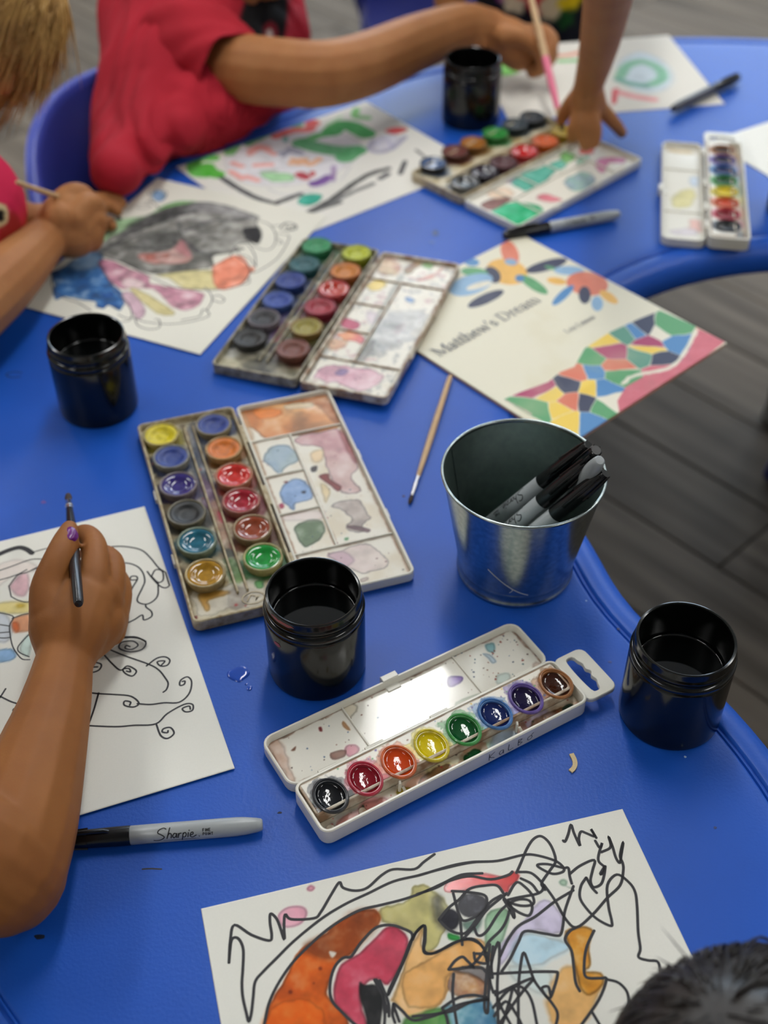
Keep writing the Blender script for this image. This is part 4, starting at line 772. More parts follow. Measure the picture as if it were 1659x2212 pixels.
# title and author: a small serif hand-set alphabet of thick and thin strokes
TH, TN = 0.095, 0.035
GL = {'M': (.92, [(TN, [(.1, 0), (.1, .7)]), (TH, [(.1, .7), (.44, .04)]), (TN, [(.44, .04), (.76, .7)]), (TH, [(.78, .7), (.78, 0)]), (TN, [(0, 0), (.2, 0)]), (TN, [(.0, .7), (.15, .7)]), (TN, [(.66, 0), (.9, 0)]), (TN, [(.76, .7), (.9, .7)])]),
      'a': (.47, [(TH, [(.33, .3), (.33, .05)]), (TN, [(.33, .05), (.38, 0), (.44, .03)]), (.06, [(.06, .35), (.12, .44), (.22, .46), (.31, .4), (.33, .29)]), (.07, [(.33, .27), (.14, .22), (.05, .11), (.11, .01), (.22, .02), (.33, .1)])]),
      't': (.31, [(TH, [(.13, .6), (.13, .08)]), (.05, [(.13, .08), (.19, 0), (.29, .04)]), (TN, [(.02, .44), (.28, .44)])]),
      'h': (.56, [(TH, [(.11, .74), (.11, 0)]), (TH, [(.41, .33), (.41, 0)]), (.05, [(.11, .34), (.22, .45), (.34, .45), (.41, .33)]), (TN, [(.02, 0), (.2, 0)]), (TN, [(.32, 0), (.5, 0)]), (TN, [(.02, .72), (.11, .74)])]),
      'e': (.45, [(TN, [(.06, .26), (.39, .26)]), (.05, [(.39, .26), (.36, .4), (.22, .46)]), (TH, [(.22, .46), (.08, .36), (.06, .2), (.12, .05)]), (.05, [(.12, .05), (.24, 0), (.39, .09)])]),
      'w': (.7, [(TH, [(.06, .45), (.2, .0)]), (TN, [(.2, 0), (.35, .42)]), (TH, [(.35, .45), (.49, 0)]), (TN, [(.49, 0), (.64, .45)]), (TN, [(0, .45), (.14, .45)]), (TN, [(.56, .45), (.7, .45)])]),
      "'": (.17, [(TH, [(.08, .72), (.07, .6)]), (TN, [(.07, .6), (.04, .52)])]),
      's': (.36, [(.05, [(.29, .36), (.2, .46), (.1, .42)]), (TH, [(.1, .42), (.08, .3), (.2, .22), (.29, .13), (.24, .03)]), (.05, [(.24, .03), (.14, 0), (.04, .1)])]),
      'D': (.76, [(TH, [(.14, .7), (.14, 0)]), (.05, [(.14, .7), (.4, .69), (.56, .57)]), (TH, [(.56, .57), (.64, .35), (.56, .13)]), (.05, [(.56, .13), (.4, .01), (.14, 0)]), (TN, [(.03, 0), (.2, 0)]), (TN, [(.03, .7), (.2, .7)])]),
      'r': (.37, [(TH, [(.11, .45), (.11, 0)]), (.06, [(.11, .3), (.2, .43), (.32, .44)]), (TN, [(.02, 0), (.21, 0)]), (TN, [(.02, .44), (.11, .45)])]),
      'm': (.84, [(TH, [(.11, .45), (.11, 0)]), (TH, [(.4, .33), (.4, 0)]), (TH, [(.69, .33), (.69, 0)]), (.05, [(.11, .34), (.21, .45), (.33, .45), (.4, .33)]), (.05, [(.4, .34), (.5, .45), (.62, .45), (.69, .33)]), (TN, [(.02, 0), (.2, 0)]), (TN, [(.31, 0), (.49, 0)]), (TN, [(.6, 0), (.78, 0)])]),
      'L': (.6, [(TH, [(.14, .7), (.14, 0)]), (TN, [(.04, .7), (.24, .7)]), (TN, [(.04, 0), (.52, 0), (.55, .16)])]),
      'o': (.5, [(TH, [(.22, .45), (.07, .32), (.07, .13), (.22, 0)]), (TH, [(.22, 0), (.4, .13), (.4, .32), (.22, .45)])]),
      'i': (.26, [(TH, [(.12, .45), (.12, 0)]), (TH, [(.12, .62), (.12, .66)]), (TN, [(.03, 0), (.21, 0)])]),
      'n': (.56, [(TH, [(.11, .45), (.11, 0)]), (TH, [(.41, .33), (.41, 0)]), (.05, [(.11, .34), (.22, .45), (.34, .45), (.41, .33)]), (TN, [(.02, 0), (.2, 0)]), (TN, [(.32, 0), (.5, 0)])])}
def text_width(s): return sum(GL[c][0] if c != ' ' else .28 for c in s)
def lettering(mb, s, p0, p1, z):
    p0, p1 = np.array(p0), np.array(p1); L = np.linalg.norm(p1 - p0); e = (p1 - p0) / L; n = np.array([-e[1], e[0]]); em = L / text_width(s); x = 0
    for c in s:
        if c == ' ': x += .28; continue
        adv, st = GL[c]
        for w, pts in st:
            q = np.array(pts); q = spline(q, per=4) if len(q) > 2 else q
            mb.ribbon([p0 + e * (x + u) * em + n * v * em for u, v in q], w * em, z=z)
        x += adv
mb = MB()
a_, b_ = K1([(160, 640), (668, 362)]); lettering(mb, "Matthew's Dream", a_, b_, 0.0043)
mb.build('title', M['printgrey'], book, smooth=False)
mb = MB(); a_, b_ = K1([(795, 525), (938, 446)]); lettering(mb, 'Leo Lionni', a_, b_, 0.0043); mb.build('author_line', M['printgrey'], book, smooth=False)
# ------------------------------------------------------------------ round-pan paint boxes (two rows of six pans, mixing lid)
def pan_mats(rgb, wet):
    key = 'cake%d_%d_%d_%d' % (*rgb, wet)
    if key not in M:
        dark = tuple(int(c * .72) for c in rgb)
        M[key] = mat('paint_cake', rgb, 0.10 if wet else 0.45, spec=0.55, coat=0.6 if wet else 0.0, bump=(240, 0.35 if not wet else .12, .0008), var=(200, .3, dark))
    return M[key]
def round_pan(parent, x, y, z0, rgb, rim, wet, r=0.0156, h=0.0085, label=None, dip=1.0):
    b = MB(); zt = z0 + h
    b.lathe([(r * .90, z0), (r * .93, z0 + h * .45), (r * 1.0, z0 + h * .5), (r * 1.015, z0 + h * .82), (r, zt - .0004), (r * .965, zt), (r * .90, zt - .0003), (r * .87, zt - .0014)], 36, cx=x, cy=y)
    rk = 'panrim%d_%d_%d' % rim
    if rk not in M: M[rk] = mat('stained_pan', rim, 0.4, var=(140, .25, tuple(int(c * .66) for c in rim)))
    p = b.build('paint_pan', M[rk], parent)
    if label: p['label'] = label
    b = MB(); zc = zt - .0011
    b.lathe([(r * .885, zc), (r * .80, zc + .0003), (r * .66, zc - .0002 * dip), (r * .58, zc - .0012 * dip), (r * .48, zc - .0024 * dip), (r * .34, zc - .0028 * dip), (r * .18, zc - .0026 * dip), (0.00001, zc - .0025 * dip)], 36, cx=x, cy=y)
    b.build('paint_cake', pan_mats(rgb, wet), p)
def paint_box(label, ox, oy, ang, L, W, pans, bed_fn, lid_fn, shellm='cream', lidm='white', group='round-pan paint boxes'):
    t = thing('paint_box', label, 'paint box', (ox, oy, 0.0), ang, group)
    b = MB(); shell(b, 0, W, 0, L, .006, .0004, .0115, .0050, t=.0022); b.build('tray', M[shellm], t)
    x1 = W + .0022
    b = MB(); shell(b, x1, x1 + W, 0, L, .006, .0004, .0098, .0050, t=.0022); b.build('lid', M[lidm], t)
    for yy in (L * .16, L * .5, L * .84):
        b = MB(); b.tube([(W + .0011, yy - .012, .0085), (W + .0011, yy + .012, .0085)], (.0016,), 10); b.build('hinge', M[shellm], t)
    for yy in (L * .30, L * .62):
        b = MB(); b.bar(-.0016, .0006, yy - .006, yy + .006, .004, .0085); b.build('clasp', M[lidm], t)
        b = MB(); b.bar(x1 + W - .0006, x1 + W + .0014, yy - .005, yy + .005, .0035, .0078); b.build('clasp', M[lidm], t)
    # raised rails that part the two rows of pans and the brush channel
    for xr in (W * .455, W * .545): 
        b = MB(); b.bar(xr - .0008, xr + .0008, L * .10, L * .95, .0048, .0082); b.build('rail', M[shellm], t)
    cell = [(x1 + .0025, x1 + W - .0025, L * .205), (x1 + .0025, x1 + W - .0025, L * .80)]
    for a, e, yy in cell: b = MB(); b.bar(a, e, yy - .0008, yy + .0008, .0048, .0074); b.build('divider', M[lidm], t)
    xm = x1 + W * .43; b = MB(); b.bar(xm - .0008, xm + .0008, L * .205, L * .80, .0048, .0074); b.build('divider', M[lidm], t)
    for f in (.403, .602): b = MB(); b.bar(x1 + .0025, xm, L * f - .0008, L * f + .0008, .0048, .0074); b.build('divider', M[lidm], t)
    c = Canvas(.0026, W - .0026,   .0026, L - .0026, .0010, (196, 186, 158)); bed_fn(c); c.build('tray_bed', M['stain'], t, z=.0056, thick=.0006)
    c = Canvas(x1 + .0026, x1 + W - .0026, .0026, L - .0026, .00075, (224, 219, 206)); lid_fn(c); c.build('mixing_surface', M['stain'], t, z=.0056, thick=.0006)
    for (x, y, rgb, rim, wet, nm) in pans: round_pan(t, x, y, .0058, rgb, rim, wet, label=nm + ' paint pan')
    return t


def grime(c, L, W, seed, rgb=(150, 112, 84)):
    # pigment dried into the corners along the dividers
    x1 = W + .0022; e = .0034
    for p in ([(x1 + e, e), (x1 + W - e, e)], [(x1 + e, L - e), (x1 + W - e, L - e)], [(x1 + e, e), (x1 + e, L - e)], [(x1 + W - e, e), (x1 + W - e, L - e)], [(x1 + e, L * .205), (x1 + W - e, L * .205)], [(x1 + e, L * .80), (x1 + W - e, L * .80)], [(x1 + W * .43, L * .205), (x1 + W * .43, L * .80)], [(x1 + e, L * .403), (x1 + W * .43, L * .403)], [(x1 + e, L * .602), (x1 + W * .43, L * .602)]):
        c.stroke(np.array([np.array(p[0]) * (1 - t) + np.array(p[1]) * t for t in np.linspace(0, 1, 6)]), .0026, rgb, .65, rough=.0016, ns=.008, soft=.001, var=.7)

# --- the box in the middle of the picture
FM = Frame(-0.142, 0.622, math.radians(17.9)); ML, MW = 0.2448, 0.0865
def at(F, px, py, z): q = F.loc(U(px, py, z)); return q
MP = [(348, 938, (236, 216, 20), (196, 177, 98), 0, 'yellow'), (370, 986, (40, 66, 150), (142, 141, 134), 0, 'dark blue'), (385, 1046, (58, 44, 128), (134, 121, 125), 1, 'violet'), (403, 1107, (30, 32, 34), (121, 114, 91), 0, 'black'), (425, 1168, (26, 104, 128), (130, 146, 125), 1, 'teal'), (443, 1238, (190, 140, 30), (188, 168, 118), 1, 'ochre yellow'),
      (461, 916, (34, 60, 146), (157, 145, 114), 0, 'blue'), (483, 968, (224, 120, 24), (191, 151, 94), 0, 'orange'), (505, 1026, (220, 46, 36), (196, 127, 95), 1, 'red'), (521, 1081, (176, 22, 44), (179, 112, 97), 1, 'crimson'), (545, 1140, (160, 70, 36), (170, 144, 107), 1, 'red-brown'), (568, 1203, (24, 160, 60), (179, 171, 112), 1, 'bright green')]
mpans = [(*at(FM, x, y, .0135), c, r, w, n) for x, y, c, r, w, n in MP]
def bed_m(c):
    X = lambda p: FM.px(cr(280, 840, 2.592, p), .0056)
    c.wash((110, 94, 66), .02, -.1, .8, .4); c.wash((70, 60, 50), .012, .1, .7, .25); c.wash((48, 44, 42), .03, .15, .7, .3, area=(-.01, .09, .10, .26, .06))
    for x, y, rgb, rim, w, n in mpans:
        c.blob([(x + .021 * math.cos(a) * (1 + .2 * math.sin(3 * a + x * 900)), y + .018 * math.sin(a)) for a in np.linspace(0, 6.28, 10)[:-1]], tuple(int(v * .6) for v in rgb), .75, rough=.005, ns=.012, soft=.003, var=.6)
    c.stroke([(MW * .46, .03), (MW * .46, .23)], .003, (120, 80, 60), .6, rough=.002); c.stroke([(MW * .54, .03), (MW * .54, .23)], .003, (130, 60, 50), .6, rough=.002)
    c.blob(X([(330, 230), (380, 220), (470, 500), (500, 640), (420, 640), (360, 470)]), (52, 62, 84), .8, soft=.004, rough=.004, var=.8); c.blob(X([(390, 500), (470, 520), (500, 650), (420, 660)]), (92, 56, 88), .8, soft=.003, rough=.004, var=.7)
    c.blob(X([(460, 640), (520, 650), (560, 860), (500, 880)]), (140, 92, 70), .8, soft=.003, rough=.004, var=.8, rgb2=(196, 176, 150)); c.blob(X([(490, 690), (530, 690), (530, 750), (500, 740)]), (190, 40, 60), .7, soft=.001)
    c.blob(X([(530, 950), (600, 960), (650, 1060), (600, 1110), (555, 1040)]), (110, 160, 60), .85, soft=.002, rough=.003, var=.8, rgb2=(60, 96, 40)); c.blob(X([(520, 900), (570, 900), (600, 930), (540, 945)]), (40, 44, 36), .8, soft=.002)
    c.blob(X([(350, 1140), (560, 1100), (720, 1060), (760, 1200), (560, 1240), (400, 1280), (350, 1200)]), (206, 200, 184), .8, soft=.003, rough=.004)
    c.blob(X([(390, 1150), (550, 1125), (560, 1150), (440, 1180), (450, 1230), (420, 1240)]), (188, 134, 40), .85, soft=.001, rough=.002); c.blob(X([(700, 1080), (740, 1075), (745, 1110), (715, 1115)]), (70, 150, 70), .8, rough=.001)
    c.blob(X([(560, 1130), (640, 1110), (660, 1220), (560, 1240)]), (128, 116, 104), .6, soft=.003, rough=.004, var=.9); c.dots(40, [(60, 50, 40), (150, 60, 50), (40, 60, 80), (210, 204, 190)], seed=3)
    c.blob(X([(585, 1208), (600, 1202), (606, 1212), (592, 1218)]), (196, 40, 40), .9, rough=.0002); c.blob(X([(360, 1275), (375, 1270), (378, 1288), (362, 1288)]), (130, 30, 30), .9, rough=.0003)
def lid_m(c):
    X = lambda p: FM.px(cr(280, 840, 2.592, p), .0056); B = c.blob
    c.wash((206, 190, 160), .03, .1, .5, .4); grime(c, ML, MW, 1)
    B(X([(610, 120), (900, 60), (1120, 30), (1190, 200), (1060, 240), (880, 270), (760, 280), (690, 220), (650, 200)]), (196, 112, 52), .92, rough=.004, ns=.02, var=.9, vs=.02, rgb2=(222, 160, 100), edge=.35)
    B(X([(800, 60), (1110, 20), (1180, 180), (1120, 170), (1050, 90), (900, 90)]), (150, 76, 30), .7, rough=.004, soft=.003, var=.8); B(X([(700, 120), (850, 110), (830, 160), (730, 170)]), (226, 120, 36), .8, rough=.003, soft=.001)
    B(X([(860, 90), (1010, 75), (1020, 100), (900, 115)]), (214, 200, 170), .8, rough=.002)
    B(X([(745, 390), (800, 320), (900, 320), (945, 400), (860, 450), (850, 480), (790, 440)]), (140, 164, 186), .85, rough=.0015, edge=.3, rgb2=(160, 180, 180))
    B(X([(835, 580), (880, 520), (960, 500), (1020, 560), (1020, 620), (930, 640), (920, 680), (860, 640)]), (120, 154, 204), .88, rough=.002, edge=.3, var=.4); B(X([(836, 650), (855, 640), (866, 660), (848, 672)]), (190, 50, 90), .9, rough=.0002); B(X([(962, 575), (985, 570), (985, 584), (968, 586)]), (24, 34, 60), .95, rough=.0002); B(X([(860, 520), (885, 515), (880, 530)]), (130, 50, 50), .8, rough=.0002)
    B(X([(925, 770), (1000, 735), (1080, 740), (1095, 800), (1040, 860), (980, 890), (940, 830)]), (88, 112, 80), .92, rough=.0015, edge=.35, var=.5)
    B(X([(870, 700), (1070, 680), (1070, 730), (880, 740)]), (222, 206, 206), .6, soft=.003)
    B(X([(920, 280), (1060, 240), (1180, 230), (1230, 330), (1280, 440), (1240, 500), (1290, 570), (1190, 580), (1110, 480), (1070, 330), (960, 320)]), (186, 134, 140), .88, rough=.003, edge=.35, var=.6, vs=.015, rgb2=(198, 164, 160))
    B(X([(1010, 360), (1080, 340), (1080, 400), (1030, 410)]), (226, 196, 150), .8, soft=.002); B(X([(1170, 250), (1200, 245), (1270, 390), (1250, 400)]), (150, 60, 66), .7, soft=.002)
    B(X([(1060, 490), (1110, 475), (1125, 510), (1185, 545), (1165, 575), (1110, 530)]), (120, 34, 34), .95, rough=.001); B(X([(1015, 440), (1050, 430), (1045, 460), (1020, 465)]), (50, 40, 44), .9, rough=.001)
    B(X([(1060, 530), (1110, 540), (1130, 580), (1100, 640), (1080, 600)]), (224, 200, 150), .8, soft=.001, rough=.002)
    B(X([(1130, 660), (1210, 620), (1290, 620), (1340, 700), (1370, 720), (1300, 760), (1320, 800), (1210, 780), (1250, 740), (1200, 690)]), (162, 146, 140), .75, rough=.003, edge=.35, var=.6); B(X([(1220, 770), (1290, 770), (1350, 785), (1330, 805), (1260, 790)]), (92, 58, 66), .85, rough=.0015)
    B(X([(1205, 835), (1225, 832), (1222, 846), (1206, 848)]), (60, 150, 80), .8, rough=.0004)
    B(X([(1115, 925), (1250, 880), (1350, 870), (1440, 950), (1420, 1000), (1300, 1030), (1200, 1000), (1130, 950)]), (208, 186, 184), .75, rough=.003, edge=.4, rgb2=(216, 200, 190)); B(X([(1112, 930), (1200, 905), (1260, 960), (1200, 1000), (1150, 960)]), (186, 150, 168), .7, soft=.002)
    B(X([(1290, 1065), (1330, 1050), (1340, 1068), (1300, 1085)]), (190, 168, 158), .8, rough=.0008)
    B(X([(600, 130), (640, 130), (700, 280), (760, 500), (700, 470), (650, 300)]), (206, 170, 130), .6, soft=.002); c.dots(60, [(110, 50, 50), (120, 110, 100), (150, 60, 70), (60, 80, 110)], r=(.0003, .0009), seed=9)
tm = paint_box('paint box with twelve round pans, orange-stained mixing lid, just behind the front dark jar', -0.142, 0.622, math.radians(17.9), ML, MW, mpans, bed_m, lid_m)
tm['group'] = 'round-pan paint boxes'
# moulded oval mark in the tray corner
mb = MB(); q = at(FM, 547, 1291, .006)
el = [(q[0] + .0085 * math.cos(a), q[1] + .006 * math.sin(a)) for a in np.linspace(0, 2 * math.pi, 30)]
mb.ribbon(el, .0009, z=.00625); el2 = spline([(q[0] - .005, q[1] - .002), (q[0] - .001, q[1] + .003), (q[0] + .003, q[1]), (q[0] + .001, q[1] - .003), (q[0] + .005, q[1] + .001)], per=5); mb.ribbon(el2, .0009, z=.00625)
mo = mb.build('moulded_mark', M['cream'], tm, smooth=False)

# --- the box behind it, beside the picture book
FN = Frame(-0.161, 0.944, math.radians(-19.0)); NL, NW = 0.236, 0.0855
NP = [(685, 531, (44, 156, 96), (60, 150, 100), 0, 'green'), (658, 571, (30, 96, 104), (44, 104, 108), 0, 'dark teal'), (628, 606, (34, 62, 150), (50, 78, 152), 0, 'blue'), (601, 648, (40, 74, 168), (56, 84, 150), 0, 'cobalt blue'), (571, 688, (40, 38, 44), (130, 120, 128), 0, 'grey-rimmed black'), (540, 731, (34, 34, 34), (42, 42, 42), 0, 'black'),
      (771, 549, (196, 204, 30), (160, 168, 40), 0, 'lime'), (747, 588, (214, 128, 30), (196, 112, 56), 0, 'orange'), (721, 627, (206, 62, 42), (196, 68, 70), 1, 'scarlet'), (692, 665, (170, 30, 52), (160, 48, 68), 0, 'crimson'), (663, 709, (160, 146, 52), (160, 128, 66), 0, 'olive'), (634, 756, (122, 62, 46), (136, 84, 72), 0, 'brown')]
npans = [(*at(FN, x, y, .0135), c, r, w, n) for x, y, c, r, w, n in NP]
def bed_n(c):
    c.wash((84, 80, 60), .02, -.2, .85, .3); c.wash((40, 46, 44), .014, .05, .8, .2)
    for x, y, rgb, rim, w, n in npans:
        c.blob([(x + .023 * math.cos(a), y + .020 * math.sin(a)) for a in np.linspace(0, 6.28, 10)[:-1]], tuple(int(v * .55) for v in rgb), .85, rough=.006, ns=.012, soft=.004, var=.6)
    X = lambda p: FN.px(cr(430, 490, 2.765, p), .0056)
    c.blob(X([(120, 760), (300, 700), (480, 800), (540, 920), (380, 880), (160, 820)]), (66, 62, 54), .8, rough=.006, soft=.003, var=1.0, rgb2=(190, 184, 160)); c.blob(X([(80, 800), (220, 790), (300, 860), (560, 920), (540, 945), (160, 850)]), (190, 182, 150), .7, rough=.004, soft=.002)
    c.blob(X([(500, 400), (560, 420), (520, 560), (430, 700), (420, 620)]), (96, 84, 130), .7, rough=.004, soft=.003, var=.8); c.blob(X([(430, 690), (480, 600), (530, 570), (480, 680)]), (170, 60, 80), .7, rough=.003, soft=.002)
    c.dots(70, [(190, 184, 170), (40, 40, 40), (150, 60, 60), (60, 80, 90)], seed=4)
def lid_n(c):
    X = lambda p: FN.px(cr(430, 490, 2.765, p), .0056); B = c.blob
    c.wash((204, 196, 178), .02, .1, .6, .4); c.wash((150, 150, 146), .016, .3, .5, .3, seed=21); grime(c, NL, NW, 2, (104, 98, 84)); c.wash((120, 124, 126), .007, .15, .45, .3, seed=33); c.wash((176, 130, 136), .012, .3, .5, .2, seed=35)
    B(X([(1070, 240), (1130, 200), (1200, 240), (1180, 300), (1090, 300)]), (206, 180, 130), .8, rough=.004, soft=.002, var=.9, rgb2=(170, 90, 70)); B(X([(1230, 260), (1300, 210), (1330, 240), (1240, 310)]), (130, 110, 60), .8, rough=.004, soft=.002, var=.9, rgb2=(150, 70, 50)); B(X([(1340, 240), (1400, 230), (1390, 270), (1345, 260)]), (110, 160, 90), .8, rough=.003, soft=.002); B(X([(1300, 330), (1400, 300), (1460, 260), (1400, 320), (1320, 345)]), (206, 110, 100), .7, rough=.003, soft=.002)
    B(X([(1000, 370), (1040, 330), (1110, 335), (1100, 390), (1030, 400)]), (226, 196, 90), .9, rough=.003, soft=.001); B(X([(850, 590), (880, 560), (960, 590), (950, 620), (900, 625)]), (176, 40, 80), .9, rough=.003); B(X([(820, 650), (900, 640), (990, 680), (970, 720), (930, 700), (860, 690)]), (208, 70, 90), .85, rough=.003, rgb2=(226, 140, 90)); B(X([(790, 690), (880, 700), (860, 740), (780, 760)]), (206, 150, 110), .7, rough=.003, soft=.002)
    B(X([(1000, 520), (1080, 540), (1060, 600), (1010, 590)]), (206, 186, 200), .6, soft=.003); B(X([(1100, 560), (1220, 520), (1360, 540), (1260, 700), (1080, 780), (1000, 760)]), (160, 164, 170), .6, rough=.006, soft=.005, var=.8); B(X([(1240, 440), (1290, 450), (1290, 470), (1250, 475)]), (90, 130, 190), .8, rough=.002); B(X([(950, 800), (1020, 700), (1060, 700), (990, 810)]), (110, 110, 106), .7, rough=.003, soft=.002)
    B(X([(690, 900), (760, 840), (960, 860), (1100, 900), (1090, 950), (980, 1000), (850, 960), (680, 920)]), (206, 146, 166), .85, rough=.004, var=.6, rgb2=(216, 176, 186), edge=.3); B(X([(810, 890), (860, 860), (900, 880), (850, 910)]), (120, 104, 160), .7, rough=.002, soft=.001); B(X([(1180, 330), (1210, 340), (960, 810), (930, 800)]), (120, 126, 120), .5, soft=.002, rough=.002)
    c.dots(70, [(40, 40, 44), (150, 60, 80), (90, 90, 90)], r=(.0003, .0009), seed=12)
tn = paint_box('dirty paint box with twelve round pans and pink-stained lid touching the picture book', -0.161, 0.944, math.radians(-19.0), NL, NW, npans, bed_n, lid_n, shellm='greyplastic', lidm='whitedirty')
tn.rotation_euler = (0, -.027, math.radians(-19.0))      # its lid rests on the corner of the picture book

# --- the far box being dipped into
FO = Frame(0.030, 1.310, math.radians(-46.0)); OL, OW = 0.219, 0.0815
OP = [(936, 352, (70, 100, 150), (34, 36, 46), 1, 'blue-black'), (983, 326, (110, 36, 22), (90, 40, 30), 0, 'dark red'), (1022, 308, (176, 108, 16), (140, 90, 30), 0, 'amber'), (1070, 287, (20, 146, 44), (40, 130, 50), 0, 'green'), (1112, 268, (20, 44, 56), (24, 44, 54), 0, 'dark green'), (1150, 252, (18, 30, 44), (24, 36, 46), 0, 'navy'),
      (1004, 393, (24, 24, 26), (120, 120, 118), 1, 'white-rimmed black'), (1046, 370, (40, 24, 44), (38, 28, 40), 1, 'dark purple'), (1087, 350, (84, 18, 30), (70, 24, 34), 0, 'maroon'), (1133, 326, (220, 40, 40), (200, 50, 50), 1, 'red'), (1178, 304, (226, 96, 10), (206, 96, 20), 0, 'orange'), (1222, 283, (226, 190, 10), (196, 160, 30), 0, 'yellow')]
opans = [(*at(FO, x, y, .0135), c, r, w, n) for x, y, c, r, w, n in OP]
def bed_o(c):
    c.wash((150, 124, 70), .02, .0, .8, .3)
    for x, y, rgb, rim, w, n in opans: c.blob([(x + .021 * math.cos(a), y + .019 * math.sin(a)) for a in np.linspace(0, 6.28, 9)[:-1]], tuple(int(v * .6) for v in rgb), .85, rough=.005, soft=.004)
def lid_o(c):
    X = lambda p: FO.px(cr(870, 240, 3.13, p), .0056); B = c.blob
    B(X([(600, 680), (720, 620), (860, 625), (950, 660), (900, 740), (780, 790), (700, 730)]), (40, 180, 120), .95, rough=.002, rgb2=(120, 214, 176), wet=.6); B(X([(520, 630), (620, 590), (700, 580), (740, 600), (600, 670)]), (110, 52, 40), .95, rough=.002); B(X([(570, 560), (680, 510), (760, 560), (640, 590)]), (222, 190, 160), .8, rough=.003)
    B(X([(740, 470), (900, 390), (1060, 330), (1100, 370), (1000, 440), (860, 540), (780, 520)]), (60, 164, 140), .9, rough=.003, var=.5); B(X([(1060, 290), (1150, 270), (1170, 320), (1100, 350)]), (110, 176, 90), .9, rough=.003); B(X([(1190, 320), (1260, 290), (1240, 350), (1180, 360)]), (130, 196, 160), .8, rough=.002); B(X([(1090, 470), (1220, 410), (1310, 470), (1200, 540), (1120, 520)]), (130, 186, 160), .9, rough=.003, var=.5, rgb2=(150, 170, 190))
    B(X([(900, 590), (960, 560), (1090, 600), (1000, 615)]), (222, 110, 126), .85, rough=.002); B(X([(1295, 370), (1340, 320), (1500, 315), (1480, 350), (1390, 350), (1350, 420)]), (206, 110, 160), .85, rough=.003); B(X([(1190, 260), (1250, 235), (1300, 260), (1270, 290), (1200, 290)]), (216, 60, 24), .95, rough=.001); B(X([(1420, 420), (1500, 370), (1510, 390), (1440, 440)]), (226, 196, 150), .8, soft=.002); B(X([(670, 440), (760, 450), (720, 490)]), (130, 90, 150), .6, soft=.003)
paint_box('far paint box with bright green and red paint that the dipping brush touches', 0.030, 1.310, math.radians(-46.0), OL, OW, opans, bed_o, lid_o)

